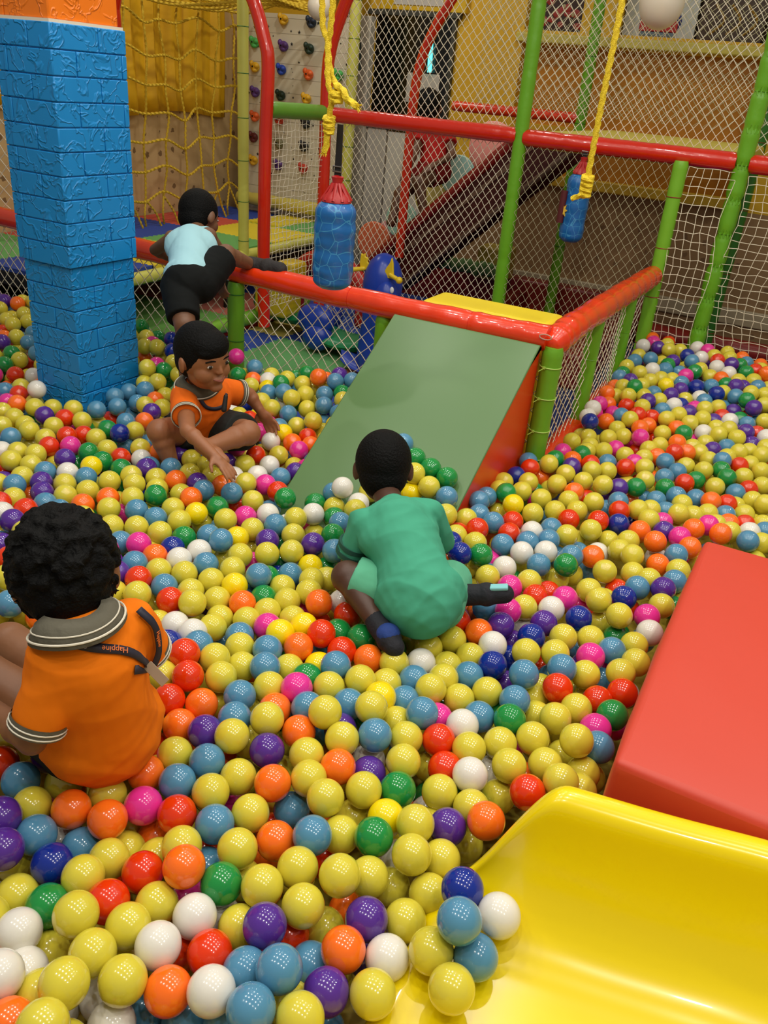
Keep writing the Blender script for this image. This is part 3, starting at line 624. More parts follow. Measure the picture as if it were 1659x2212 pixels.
o = obj('soft_step', MB().box((-1.36, 2.935, .0), (-.83, 3.16, .815)), mat('yellow_step_vinyl', (225, 200, 35), .4, .05, 5), bevel=.03, bseg=4, origin=(-1.1, 3.05, 0)); tag(o, 'yellow soft step showing behind the fence rail, above the sage green wedge', 'soft step')
def soft_block(lo, hi, puff, n=26):
    # closed cushion box: faces swell a little and crease near the seams
    mb = MB(); lo = V(lo); hi = V(hi); vs = {}; V_ = []; F_ = []
    def vid(p):
        k = tuple(round(c, 5) for c in p)
        if k not in vs: vs[k] = len(V_); V_.append(k)
        return vs[k]
    for ax in range(3):
        u, w = [i for i in range(3) if i != ax]
        for side in (0, 1):
            for i in range(n):
                for j in range(n):
                    q = []
                    for di, dj in ((0, 0), (1, 0), (1, 1), (0, 1)):
                        p = [0, 0, 0]; p[ax] = side; p[u] = (i+di)/n; p[w] = (j+dj)/n; q.append(vid(p))
                    F_.append(q if (side == 1) == (ax != 1) else q[::-1])
    out = []
    for k in V_:
        p = V(k); d = V((0, 0, 0))
        for ax in range(3):
            u, w = [i for i in range(3) if i != ax]
            if k[ax] in (0, 1):
                s = 1 if k[ax] else -1; f = (math.sin(PI*k[u])*math.sin(PI*k[w]))**.5 if 0 < k[u] < 1 and 0 < k[w] < 1 else 0
                d[ax] += s*puff*(f+.12*f*math.sin(k[u]*21+k[w]*9)*math.sin(k[w]*13)-.10*f*math.exp(-((k[u]-.5*k[w]-.25)/.05)**2))
        out.append(V([lo[i]+(hi[i]-lo[i])*p[i]+d[i] for i in range(3)]))
    mb.add(out, F_); return mb
o = obj('foam_block', soft_block((-.085, 1.142, .24), (.80, 2.075, .575), .016), mat('salmon_red_vinyl', (200, 62, 42), .48, .16, 5), bevel=.012, bseg=4, angle=60, origin=(.3, 1.6, .24))
tag(o, 'large salmon red foam block lying by the yellow slide at the right edge', 'foam block')
# ------------------------------------------------------------------ yellow slide
def sst(x): x = max(0, min(1, x)); return x*x*(3-2*x)
def slide_section(a):
    bed = .325+.10*max(0, a)**1.3; g = sst((a+.285)/.15); h = .205*g+.004
    bo = min(1.085, 1.03+.17*(a+.15))-.03*(1-g)
    half = []
    for i in range(7): half.append((.66+(bo-.19-.66)*i/6, bed+.006*(i/6)**2))
    for i in range(1, 11):
        t = PI/2*i/10; half.append((bo-.19+.165*math.sin(t), bed+.006+h*(1-math.cos(t))*.98))
    top_ = half[-1]; r = .012+.021*g
    for i in range(1, 9):
        t = PI*i/8; half.append((top_[0]+r*(1-math.cos(t)), top_[1]+r*math.sin(t)))
    for i in range(1, 4): half.append((half[-1][0]+.001, half[-1][1]-.02*g-.002))
    near = [(2*.66-b, z) for b, z in half[::-1]]
    return near[:-1]+half
sm_ = MB(); rows = []
As = [-.292+.012*i for i in range(14)]+[-.12+.05*i for i in range(26)]
for a in As:
    s = slide_section(max(a, -.285)); dzz = -.012*sst((-.272-a)/.02)
    rows.append([(a+.03*0, b, z+dzz) for b, z in s])
k = len(rows[0]); sm_.add([p for r in rows for p in r], [(i*k+j, (i+1)*k+j, (i+1)*k+j+1, i*k+j+1) for i in range(len(rows)-1) for j in range(k-1)])
t = thing('slide', (.2, .66, .3), 'glossy yellow plastic slide ending in the balls at the lower right', 'slide')
o = obj('slide_trough', sm_, mat('yellow_plastic', (238, 212, 2), .22, .03, 4, coat=.3), t, angle=180)
s_ = o.modifiers.new('s', 'SOLIDIFY'); s_.thickness = .008; s_.offset = -1; ss_ = o.modifiers.new('ss', 'SUBSURF'); ss_.levels = 1; ss_.render_levels = 1
obj('support_foot', MB().box((.55, .45, 0), (.65, .87, .33)), mat('slide_foot', (190, 160, 10), .4), t, bevel=.01)
# ------------------------------------------------------------------ hanging ropes and bags
t = thing('hanging_rope', (-1.48, 2.4, 1.34), 'doubled yellow rope with two knots hanging left, above the nearer punch bag', 'rope')
r_ = MB()
rope(r_, [(-1.53, 2.4, 2.35), (-1.515, 2.4, 1.74), (-1.49, 2.4, 1.64), (-1.478, 2.39, 1.545), (-1.462, 2.39, 1.49), (-1.468, 2.395, 1.44)], .0085)
rope(r_, [(-1.46, 2.405, 2.35), (-1.478, 2.4, 1.74), (-1.49, 2.405, 1.63), (-1.48, 2.41, 1.56), (-1.45, 2.41, 1.51)], .0085)
rope(r_, [(-1.455, 2.40, 1.525), (-1.425, 2.39, 1.515), (-1.41, 2.39, 1.495), (-1.385, 2.39, 1.480), (-1.37, 2.39, 1.475)], .010)
obj('strands', r_, M_ROPE, t)
def knot(mb, c, s, r, ax=(0, 0, 1)):
    M = frame(ax, V((1, .2, .1))); c = V(c)
    for k, (ph, tl, dz_) in enumerate(((0, .35, .35), (2.1, -.4, 0), (4.2, .3, -.35))):
        P = []
        for i in range(13):
            a = 2*PI*i/12+ph; P.append(c+M@V((s*.62*math.cos(a), s*.62*math.sin(a), s*(dz_*1.3+tl*.5*math.sin(a)))))
        rope(mb, P, r)
k_ = MB(); knot(k_, (-1.445, 2.395, 1.495), .020, .009); obj('knot', k_, M_ROPE, t); k_ = MB(); knot(k_, (-1.469, 2.395, 1.425), .019, .0085); knot(k_, (-1.468, 2.395, 1.405), .017, .008)
obj('knot', k_, M_ROPE, t)
k_ = MB(); rope(k_, [(-1.469, 2.39, 1.42), (-1.47, 2.39, 1.385), (-1.474, 2.39, 1.35), (-1.478, 2.39, 1.338)], .0095)
for i in range(9): k_.capsule((-1.372, 2.39, 1.475), (-1.360+.004*math.cos(i), 2.388+.006*math.sin(i*2), 1.470+.012*math.cos(i*1.7)), .003, .001, 6); k_.capsule((-1.476, 2.39, 1.345), (-1.480+.012*math.cos(i), 2.388+.006*math.sin(i*2), 1.328+.003*math.cos(i*1.7)), .003, .001, 6)
obj('frayed_end', k_, M_ROPE, t)
t = thing('hanging_rope', (-.805, 3.0, 1.28), 'single twisted yellow rope with an end knot hanging in front of the farther punch bag', 'rope')
r_ = MB(); rope(r_, [(-.795, 3.0, 2.4), (-.80, 3.0, 1.83), (-.806, 3.0, 1.55), (-.808, 3.0, 1.32)], .0095); obj('strands', r_, M_ROPE, t)
k_ = MB(); knot(k_, (-.806, 2.995, 1.305), .021, .0105); knot(k_, (-.806, 2.995, 1.272), .020, .0105); obj('knot', k_, M_ROPE, t)
k_ = MB(); rope(k_, [(-.806, 2.98, 1.265), (-.825, 2.98, 1.255), (-.845, 2.98, 1.243)], .0085); obj('loose_end', k_, M_ROPE, t)
def webbed(name, col, line):
    m = bpy.data.materials.new(name); m.use_nodes = True; nt = m.node_tree; b = nt.nodes['Principled BSDF']; b.inputs['Roughness'].default_value = .35; b.inputs['Coat Weight'].default_value = .3
    N = nt.nodes.new; Lk = nt.links.new; tc = N('ShaderNodeTexCoord'); v = N('ShaderNodeTexVoronoi'); v.feature = 'DISTANCE_TO_EDGE'; v.inputs['Scale'].default_value = 22; v.inputs['Randomness'].default_value = .7
    Lk(tc.outputs['Object'], v.inputs['Vector']); lt = N('ShaderNodeMath'); lt.operation = 'LESS_THAN'; Lk(v.outputs['Distance'], lt.inputs[0]); lt.inputs[1].default_value = .022
    mx = N('ShaderNodeMix'); mx.data_type = 'RGBA'; mx.inputs['A'].default_value = lin(col); mx.inputs['B'].default_value = lin(line); Lk(lt.outputs[0], mx.inputs['Factor']); Lk(mx.outputs['Result'], b.inputs['Base Color'])
    nz = N('ShaderNodeTexNoise'); nz.inputs['Scale'].default_value = 14; Lk(tc.outputs['Object'], nz.inputs['Vector']); bp = N('ShaderNodeBump'); bp.inputs['Strength'].default_value = .6; bp.inputs['Distance'].default_value = .015; Lk(nz.outputs['Fac'], bp.inputs['Height']); Lk(bp.outputs['Normal'], b.inputs['Normal'])
    return m
M_WEB = webbed('blue_web_print', (16, 96, 165), (60, 140, 190))
def punch_bag(c, zt, zb, r, label, top_z, seed):
    random.seed(seed); t = thing('punch_bag', (c[0], c[1], zb), label, 'punch bag'); x, y = c; pr = []
    H = zt-zb
    for i in range(41):
        s = i/40; z = zb+H*s; e = 1-max(0, (.10-s)/.10)**2*.40-max(0, (s-.88)/.12)**2*.45
        pr.append((r*e*(1+.02*math.sin(s*17+seed)+.014*math.sin(s*39)), z))
    obj('bag_body', MB().lathe((x, y, 0), [(r*.2, zb-.004)]+pr+[(r*.3, zt+.006)], 32), M_WEB, t, angle=180)
    g = MB(); g.lathe((x, y, 0), [(r*.72, zt-.004), (r*.66, zt+.012), (r*.35, zt+.03), (r*.22, zt+.05), (r*.30, zt+.07), (r*.1, zt+.075)], 24)
    for i in range(10):
        a = 2*PI*i/10; g.tube([(x+r*.7*math.cos(a), y+r*.7*math.sin(a), zt), (x+r*.2*math.cos(a), y+r*.2*math.sin(a), zt+.05)], .006, 6)
    obj('gathered_neck', g, mat('bag_red', (170, 30, 30), .4), t)
    obj('strap', MB().prism([(x-.012, zt+.05), (x+.012, zt+.05), (x+.009, top_z), (x-.009, top_z)], 1, y-.003, y+.003), mat('strap_black', (20, 16, 18), .6), t, smooth=False)
    obj('buckle', MB().tube([(x-.015, y-.005, zt+.085), (x+.015, y-.005, zt+.085), (x+.015, y-.005, zt+.10), (x-.015, y-.005, zt+.10)], .003, 6, closed=True), mat('buckle_grey', (120, 115, 110), .3, metal=.7), t)
    return t
punch_bag((-1.44, 2.415), 1.20, .925, .0665, 'nearer blue punch bag with red neck, hanging in front of the red fence rail', 1.42, 3)
b2 = punch_bag((-1.208, 4.36), 1.225, .90, .060, 'farther blue punch bag hanging below the upper rail behind the yellow rope', 1.32, 5)
q = MB(); x, y, z = -1.252, 4.315, 1.05; pts = []
for i in range(14):
    a = 2*PI*i/14; rr_ = .03 if i % 2 == 0 else .014; pts.append((x+rr_*.7*math.cos(a), z+rr_*1.2*math.sin(a)))
q.prism(pts, 1, y-.012, y-.004); obj('printed_burst', q, mat('print_yellow', (220, 180, 60), .5), b2, smooth=False)
obj('printed_band', MB().tube([(x-.012, y+.0, .99), (x-.012, y, 1.14)], .018, 10), mat('print_maroon', (85, 25, 30), .5), b2)
for (x, y, z, r, lab) in ((-2.285, 3.6, 1.815, .052, 'small white balloon at the top edge, left of the doubled yellow rope'), (-.96, 4.25, 1.945, .095, 'white balloon hanging at the top edge in front of the upper net')):
    t = thing('balloon', (x, y, z), lab, 'balloon')
    obj('balloon_skin', MB().lathe((x, y, z), [(r*math.sin(PI*i/16)*(1 if i < 8 else 1-.02*(i-8)), -r*math.cos(PI*i/16)*1.1) for i in range(1, 17)], 24), mat('balloon_white', (215, 205, 185), .3, sss=.1), t, angle=180)
    obj('string', MB().tube([(x, y, z+r*1.05), (x+.01, y, 2.5)], .001, 5), M_NET, t)
# ------------------------------------------------------------------ ride-on toys behind the fence
random.seed(21)
t = thing('rocking_toy', (-2.85, 4.65, .014), 'multi-coloured plastic rocking seesaw on the floor mats behind the fence', 'rocking toy')
M_TG = mat('toy_green', (22, 128, 78), .3); M_TY = mat('toy_yellow', (222, 190, 35), .35); M_TB = mat('toy_blue_deep', (25, 60, 165), .3); M_TR = mat('toy_red_deep', (185, 35, 30), .35)
def boat(c, L, w, h):
    mb = MB(); c = V(c); rows = []
    for i in range(15):
        s = -1+2*i/14; ww = w*(1-abs(s)**2.6)**.5+.004; lift = h*.9*s*s
        rows.append([c+V((s*L, ww*math.cos(a), lift+h*.55*math.sin(a))) for a in [2*PI*j/14 for j in range(14)]])
    mb.add([p for r in rows for p in r], [(i*14+j, i*14+(j+1) % 14, (i+1)*14+(j+1) % 14, (i+1)*14+j) for i in range(14) for j in range(14)]+[tuple(range(13, -1, -1)), tuple(14*14+j for j in range(14))]); return mb
obj('rocker_base', boat((-3.05, 4.62, .12), .30, .13, .085), M_TG, t); obj('rocker_base', boat((-2.50, 4.40, .10), .26, .14, .085), M_TG, t)
obj('yellow_seat', MB().box((-3.22, 4.42, .14), (-2.97, 4.62, .35)).box((-3.15, 4.55, .35), (-3.00, 4.72, .47)), M_TY, t, bevel=.03, bseg=4)
obj('blue_saddle', MB().ell((-2.76, 4.56, .20), (.12, .11, .12)).ell((-2.69, 4.34, .21), (.13, .07, .10)).ell((-2.66, 4.32, .12), (.10, .08, .09)), M_TB, t)
obj('red_backrest', MB().tube(smoothcurve([(-3.20, 4.88, .10), (-3.18, 4.9, .35), (-3.02, 4.9, .46), (-2.82, 4.88, .44), (-2.66, 4.86, .34), (-2.5, 4.84, .26), (-2.42, 4.82, .08)]), .062, 14), M_TR, t)
obj('red_end_seat', MB().box((-2.56, 4.56, .14), (-2.34, 4.74, .30)), M_TR, t, bevel=.04, bseg=4)
obj('handle', MB().tube([(-3.20, 4.66, .40), (-3.02, 4.64, .40)], .012, 10), M_TY, t)
t = thing('rocking_toy', (-2.17, 4.2, .014), 'deep blue plastic rocking animal with yellow ears and handles behind the fence', 'rocking toy')
c = V((-2.165, 4.18, 0))
obj('animal_body', MB().lathe(c, [(.105, .02), (.12, .06), (.115, .2), (.10, .34), (.108, .46), (.112, .54), (.104, .61), (.080, .665), (.045, .70), (.015, .712)], 28), M_TB, t, angle=180)
obj('snout', MB().ell(c+V((.055, -.06, .50)), (.07, .065, .09)).ell(c+V((.05, -.05, .34)), (.085, .07, .10)), M_TB, t)
for s, nm in ((-1, 0), (1, 0)):
    b_ = c+V((s*.085 if s > 0 else -.10, -.03 if s > 0 else .0, .62)); pts = [(0, 0), (.05, .02), (.062, .06), (.048, .075), (.052, .10), (.03, .105), (.028, .13), (.01, .115), (-.004, .125), (-.012, .06)]
    if s > 0: pts = [(-.03, 0), (.055, 0), (.042, .04), (.035, .10), (.022, .14), (.008, .10), (-.012, .07), (-.022, .05)]
    obj('ear', MB().prism([(b_.x+px*.8-.02, b_.z+pz_*.8-.02) for px, pz_ in pts], 1, b_.y-.05, b_.y-.035), M_TY, t, bevel=.004)
    h0 = b_+V((0, -.05, .0)); obj('handle', MB().capsule(h0, h0+V((s*.055, -.02, -.012)), .012).ell(h0+V((s*.065, -.022, -.014)), (.019, .019, .019), nu=14, nv=10), M_TY, t)
obj('eye', MB().ell(c+V((.108, -.095, .545)), (.012, .008, .018)).ell(c+V((.115, -.105, .44)), (.018, .008, .022)), mat('toy_eye_white', (225, 225, 225), .3), t)
obj('rocker_base', boat(c+V((0, 0, .05)), .24, .11, .05), M_TB, t)
KIDS={
'kid1':{'head':(-2.363,2.861,0.991),'neck':(-2.300,2.773,0.939),'chest':(-2.241,2.659,0.908),'pelvis':(-2.106,2.483,0.813),'lsh':(-2.333,2.660,0.921),'lelb':(-2.454,2.689,0.857),'lhand':(-2.425,2.775,0.808),'rsh':(-2.238,2.764,0.936),'relb':(-2.223,2.845,0.845),'rhand':(-2.130,2.708,0.812),'lhip':(-2.132,2.460,0.795),'lknee':(-2.037,2.372,0.693),'lank':(-2.018,2.349,0.461),'ltoe':(-2.077,2.416,0.410),'rhip':(-2.081,2.517,0.809),'rknee':(-2.104,2.704,0.892),'rank':(-2.105,2.890,0.825),'rtoe':(-1.970,2.885,0.833)},
'kid2':{'head':(-1.706,2.068,0.710),'neck':(-1.786,2.139,0.554),'chest':(-1.764,2.129,0.517),'pelvis':(-1.806,2.189,0.396),'rsh':(-1.784,2.066,0.556),'relb':(-1.630,1.898,0.525),'rhand':(-1.500,1.865,0.487),'lsh':(-1.732,2.233,0.540),'lelb':(-1.698,2.311,0.517),'lhand':(-1.656,2.324,0.460),'rhip':(-1.821,2.145,0.397),'rknee':(-1.823,1.983,0.444),'rank':(-1.777,1.986,0.323),'lhip':(-1.786,2.221,0.392),'lknee':(-1.563,2.121,0.464),'lank':(-1.588,1.934,0.465)},
'kid3':{'head':(-0.920,1.867,0.612),'neck':(-0.847,1.776,0.565),'chest':(-0.769,1.677,0.545),'pelvis':(-0.636,1.565,0.455),'lsh':(-0.851,1.644,0.556),'lelb':(-0.880,1.638,0.440),'lhand':(-0.935,1.742,0.297),'rsh':(-0.735,1.769,0.567),'relb':(-0.718,1.864,0.435),'rhand':(-0.792,1.962,0.364),'lhip':(-0.683,1.586,0.421),'lknee':(-0.837,1.553,0.451),'lank':(-0.688,1.470,0.399),'ltoe':(-0.639,1.439,0.390),'rhip':(-0.611,1.604,0.437),'rknee':(-0.662,1.819,0.374),'rank':(-0.576,1.699,0.419),'rtoe':(-0.485,1.730,0.440)},
'kid4':{'head':(-1.012,0.851,0.750),'neck':(-0.947,0.821,0.687),'chest':(-0.938,0.812,0.618),'pelvis':(-0.950,0.849,0.432),'lsh':(-0.938,0.743,0.629),'lelb':(-0.953,0.698,0.520),'lhand':(-1.139,0.728,0.511),'rsh':(-0.925,0.909,0.645),'relb':(-0.935,0.964,0.533),'rhand':(-1.014,0.971,0.436),'lhip':(-1.000,0.831,0.398),'lknee':(-1.202,0.802,0.475),'lank':(-1.334,0.737,0.343),'rhip':(-0.986,0.896,0.414),'rknee':(-1.269,0.909,0.458),'rank':(-1.419,0.877,0.353)},
'kid5':{'head':(-2.726,5.726,1.411),'neck':(-2.685,5.699,1.328),'chest':(-2.633,5.672,1.238),'pelvis':(-2.571,5.590,1.042),'rsh':(-2.567,5.724,1.273),'relb':(-2.443,5.585,1.144),'rhand':(-2.484,5.408,1.087),'lsh':(-2.715,5.645,1.259),'lelb':(-2.671,5.470,1.136),'lhand':(-2.632,5.304,1.032),'rhip':(-2.533,5.602,1.031),'rknee':(-2.543,5.312,0.970),'rank':(-2.483,5.301,0.790),'lhip':(-2.603,5.565,1.024),'lknee':(-2.677,5.321,0.881),'lank':(-2.679,5.223,0.710)},
}
LAN4A = [(-0.957, 0.782, 0.67), (-0.934, 0.793, 0.669), (-0.901, 0.807, 0.666), (-0.873, 0.821, 0.666), (-0.847, 0.831, 0.663), (-0.825, 0.835, 0.651), (-0.814, 0.834, 0.639)]
LAN4B = [(-0.89, 0.892, 0.696), (-0.867, 0.895, 0.681), (-0.852, 0.89, 0.661), (-0.843, 0.88, 0.636), (-0.845, 0.869, 0.617)]
CARD4 = [(-0.855, 0.872, 0.61), (-0.817, 0.876, 0.584)]
LAN2 = [(-1.686, 2.02, 0.609), (-1.673, 2.013, 0.587), (-1.647, 2.013, 0.565), (-1.615, 2.029, 0.565), (-1.601, 2.044, 0.58), (-1.605, 2.059, 0.61)]
# ------------------------------------------------------------------ children
mat('hair_black', (6, 6, 6), .7, .5, 180, spec=.15)
def hand(mb, w, d, nrm, s=1.0, curl=.35, side=1, spread=.10):
    # palm, four unequal bent fingers and a side-set thumb
    d = V(d).normalized(); nrm = V(nrm); nrm = (nrm-d*nrm.dot(d)).normalized(); x = d.cross(nrm)*side; w = V(w)
    M = Matrix((x, d, nrm)).transposed()
    mb.ell(w+d*.030*s, (.025*s, .034*s, .0115*s), M, 14, 10); mb.capsule(w-d*.01*s, w+d*.02*s, .0155*s, .017*s)
    for k, (off, L) in enumerate(((-.0195, .030), (-.0065, .037), (.0065, .0395), (.0195, .036))):
        p = w+d*.055*s+x*off*s; a = curl*.5; dd = (d+x*off*spread/.0195*1.2).normalized()
        for q, ll in enumerate((.42, .33, .25)):
            v = (dd*math.cos(a)+nrm*math.sin(a)).normalized(); e = p+v*L*1.35*ll*s
            mb.capsule(p, e, (.0070-.0008*q)*s, (.0064-.0009*q)*s, 10); p = e; a += curl
    p = w+d*.012*s+x*.020*s; v = (x*.75+d*.6+nrm*.25).normalized(); e = p+v*.024*s; mb.capsule(p, e, .0090*s, .0075*s, 10)
    v = (x*.35+d*.85+nrm*.35).normalized(); mb.capsule(e, e+v*.020*s, .0074*s, .0062*s, 10)
def cloth_mat(name, col, b=.6): return mat(name, col, .85, b, 11, spec=.2, det=2)
def child(name, label, J, face, skin, s=1.0, voxel=.0048, shirt=None, shorts=None, hair=None, curls=False, sleeve=.6, sleeveless=False, hands=None, socks=(), thin=1, sockr=1, fringe=False, cuffs=None, collar=None, foot_r=.024, grp='children in the ball pit', long=False, fold=.0042, chup=0):
    P = {k: V(v) for k, v in J.items()}; u = (P['head']-P['neck']).normalized()
    f = V(face).normalized(); u = (V((0, 0, 1))*.75+u*.25); u = (u-f*u.dot(f)).normalized(); x = f.cross(u)   # x = child's right
    H = Matrix((x, f, u)).transposed(); c = P['head']
    sp = (P['neck']-P['pelvis']).normalized(); sx = (P['rsh']-P['lsh']); sx = (sx-sp*sx.dot(sp)).normalized(); sf = sp.cross(sx)
    T = Matrix((sx, sf, sp)).transposed()
    hx = (P['rhip']-P['lhip']); hx = (hx-sp*hx.dot(sp)); hx = hx.normalized() if hx.length > .01 else sx
    base = P['pelvis'].copy(); base.z = min(P['pelvis'].z, P['lank'].z, P['rank'].z)-.03
    t = thing(name, base, label, 'person', grp)
    SK = mat('skin_%d_%d_%d' % skin, skin, .5, .08, 40, sss=.12); w, d, h = .071*s, .086*s, .096*s
    b = MB()
    b.ell(c+u*.012*s, (w, d, h*.88), H, 26, 18).ell(c+f*.018*s-u*.046*s, (.055*s, .064*s, .050*s), H).ell(c+f*.047*s-u*.030*s+x*.030*s, (.031*s,)*3).ell(c+f*.047*s-u*.030*s-x*.030*s, (.031*s,)*3)
    b.capsule(c+f*.080*s+u*.004*s, c+f*.0885*s-u*.018*s, .0060*s, .0085*s, 10).ell(c+f*.083*s-u*.020*s, (.0145*s, .009*s, .006*s), H, 12, 8)
    b.ell(c+f*.079*s-u*.046*s, (.021*s, .010*s, .0085*s), H, 12, 8).ell(c+f*.066*s-u*.076*s, (.022*s, .018*s, .015*s), H)
    for q in (-1, 1):
        b.ell(c+x*q*(w+.003*s)-f*.004*s-u*.010*s, (.009*s, .018*s, .027*s), H@Matrix.Rotation(q*-.35, 3, 'Z'), 14, 10)
    b.capsule(P['neck']-sp*.02*s, c-u*.045*s-f*.012*s, .036*s, .037*s)
    b.ell(P['chest'], (.098*s, .062*s, .095*s), T).capsule(P['chest'], P['pelvis'], .070*s, .074*s)
    b.ell(P['pelvis'], (.088*s, .070*s, .066*s), T)
    for q in 'lr':
        sh, el, ha = P[q+'sh'], P[q+'elb'], P[q+'hand']; hi, kn, an = P[q+'hip'], P[q+'knee'], P[q+'ank']
        b.capsule(P['neck']-sp*.03*s, sh, .036*s, .035*s).capsule(P['chest'], sh, .05*s, .036*s)
        b.capsule(sh, el, .031*s, .0235*s).capsule(el, ha, .0235*s, .0155*s).ell(lerp(el, ha, .25), (.0245*s,)*3)
        hd = (hands or {}).get(q, {}); dd = hd.get('dir', (ha-el).normalized())
        hand(b, ha, dd, hd.get('n', (0, 0, -1)), s*hd.get('s', 1), hd.get('curl', .35), hd.get('side', 1 if q == 'l' else -1))
        b.capsule(P['pelvis'], hi, .072*s, .062*s).capsule(hi, kn, .057*s, .041*s).capsule(kn, an, .038*s, .0235*s).ell(lerp(kn, an, .3), (.036*s,)*3).ell(kn, (.042*s,)*3)
        to = P.get(q+'toe', an+(V((f.x, f.y, -.2)).normalized()*.08*s))
        b.capsule(an-(to-an).normalized()*.018*s, to, .026*s, .021*s).ell(lerp(an, to, .55), (.027*s,)*3)
        P[q+'toe'] = to
    body = remesh('body', b, voxel, SK, t, it=4)
    # eyes, brows, mouth
    for q in (-1, 1):
        e0 = c+f*.0762*s+u*.002*s+x*q*.030*s; fe = (f+x*q*.28).normalized(); E = frame(fe, x)
        e_ = obj('eye', MB().ell(e0, (.0112*s, .0050*s, .0050*s), Matrix((x, u, f)).transposed(), 14, 10), mat('eye_white', (175, 165, 155), .25), t)
        obj('iris', MB().ell(e0+fe*.0036*s+x*.001*s, (.0064*s, .0060*s, .0035*s), Matrix((x, u, f)).transposed(), 12, 8), mat('iris_dark', (25, 14, 8), .2), e_)
        obj('eyebrow', MB().tube(smoothcurve([c+f*.0815*s+u*.018*s+x*q*.014*s, c+f*.081*s+u*.0215*s+x*q*.028*s, c+f*.071*s+u*.017*s+x*q*.044*s], 4), .0022*s, 6), MATS['hair_black'], t)
    obj('lips', MB().tube(smoothcurve([c+f*.080*s-u*.040*s+x*.022*s, c+f*.0895*s-u*.0465*s, c+f*.080*s-u*.040*s-x*.022*s], 6), [.0012*s+.0028*s*math.sin(PI*i/12) for i in range(13)], 8), mat('lip_tone', (140, 75, 60), .45), t)
    # hair
    hm = MB(); hm.ell(c-f*.010*s+u*.020*s, (w*1.09, d*1.03, h*.90), H, 28, 20).ell(c-f*.034*s-u*.020*s, (w*.94, .058*s, .062*s), H)
    if fringe: hm.ell(c+f*.026*s+u*.050*s, (.064*s, .066*s, .046*s), H).ell(c+f*.052*s+u*.042*s+x*.01, (.050*s, .036*s, .024*s), H)
    if curls:
        R_ = random.Random(5)
        for k in range(430):
            a = R_.uniform(0, 2*PI); z = R_.uniform(-.75, 1); rr = math.sqrt(1-z*z); dv = V((rr*math.cos(a), rr*math.sin(a), z))
            if dv.y > .45 and z < .35: continue
            p = c-f*.010*s+u*.016*s+H@V((dv.x*w*1.13, dv.y*d*1.06, dv.z*h*.96)); hm.ell(p, (R_.uniform(.006, .0115)*s,)*3, nu=8, nv=6)
        for k in range(110):
            a = R_.uniform(0, 2*PI); z = R_.uniform(-.75, .9); rr = math.sqrt(1-z*z); dv = V((rr*math.cos(a), rr*math.sin(a), z))
            if dv.y > .4 and z < .3: continue
            p = c-f*.010*s+u*.016*s+H@V((dv.x*w*1.15, dv.y*d*1.08, dv.z*h*.98)); q2 = p+(H@dv)*.012+V((R_.uniform(-.012, .012), R_.uniform(-.012, .012), -.006))
            hm.tube(smoothcurve([p-(H@dv)*.006, p+(H@dv)*.006, q2], 4), .0022, 5)
    remesh('hair', hm, .0042 if curls else .0045, MATS['hair_black'], t, it=2 if curls else 4)
    # shirt
    if shirt:
        cm = MB(); cm.ell(P['chest'], (.108*s, .073*s, .104*s), T).capsule(lerp(P['chest'], P['neck'], .1), lerp(P['chest'], P['pelvis'], .9), .082*s, .086*s)
        cm.ell(lerp(P['chest'], P['pelvis'], .82), (.098*s, .082*s, .060*s), T)
        cm.capsule(lerp(P['neck'], P['chest'], .35), P['neck']-sp*.026*s, .05*s, .042*s)
        if long: cm.ell(P['pelvis']+sp*.01, (.112*s, .094*s, .078*s), T).capsule(P['chest'], P['pelvis'], .088*s, .096*s)
        ends = {}
        for q in 'lr':
            sh, el = P[q+'sh'], P[q+'elb']; dd = (el-sh).normalized()
            if sleeveless: cm.capsule(P['neck']-sp*.028*s, lerp(P['neck'], sh, .72), .040*s, .036*s); continue
            cm.capsule(P['neck']-sp*.046*s, sh, .040*s, .043*s)
            L = (el-sh).length*sleeve; e1 = sh+dd*L; cm.tube([sh-dd*.01, sh, lerp(sh, e1, .5), e1], [.038*s, .043*s, .043*s, .0425*s], 20); ends[q] = (e1, dd)
        so = remesh('shirt', cm, .0045, shirt, t, it=5, folds=(fold*s, T, P['pelvis'], 4, 13))
        if cuffs:
            for q, (e1, dd) in ends.items():
                cf = MB(); cf.tube([e1-dd*.014*s, e1+dd*.006*s], [.0440*s, .0440*s], 28, cap=False); obj('cuff', cf, cuffs[0], so)
                for o_ in (-.004, .004):
                    cs = MB(); ring(cs, e1+dd*o_*s-dd*.002, dd, .0443*s, .0014*s, 28); obj('cuff_stripe', cs, cuffs[1], so)
        if collar:
            ax = (sp*.8+(c-P['neck']).normalized()*.4).normalized(); E = frame(ax, sx); cc = P['chest']+sp*.100*s if not chup else P['chest']+sp*chup*s; n = 40
            def cp(rad, hh, open_=True): return [cc+E@V((rad*math.cos(a), rad*.86*math.sin(a), hh+.010*s*math.cos(a)**2)) for a in [2*PI*i/n for i in range(n)]]
            A1, B1, C1 = cp(.044*s, .016*s), cp(.062*s, .006*s), cp(.078*s, -.020*s)
            cb = MB(); cb.add(A1+B1+C1, [(i, (i+1) % n, n+(i+1) % n, n+i) for i in range(n)]+[(n+i, n+(i+1) % n, 2*n+(i+1) % n, 2*n+i) for i in range(n)])
            co = obj('collar', cb, collar[0], so, angle=180); m_ = co.modifiers.new('s', 'SOLIDIFY'); m_.thickness = .005; m_.offset = 1
            obj('collar_stripe', MB().tube(cp(.0765*s, -.0125*s), .0019*s, 6, closed=True), collar[1], co)
            if len(collar) > 2: obj('collar_stripe', MB().tube(cp(.0690*s, -.003*s), .0013*s, 6, closed=True), collar[1], co)
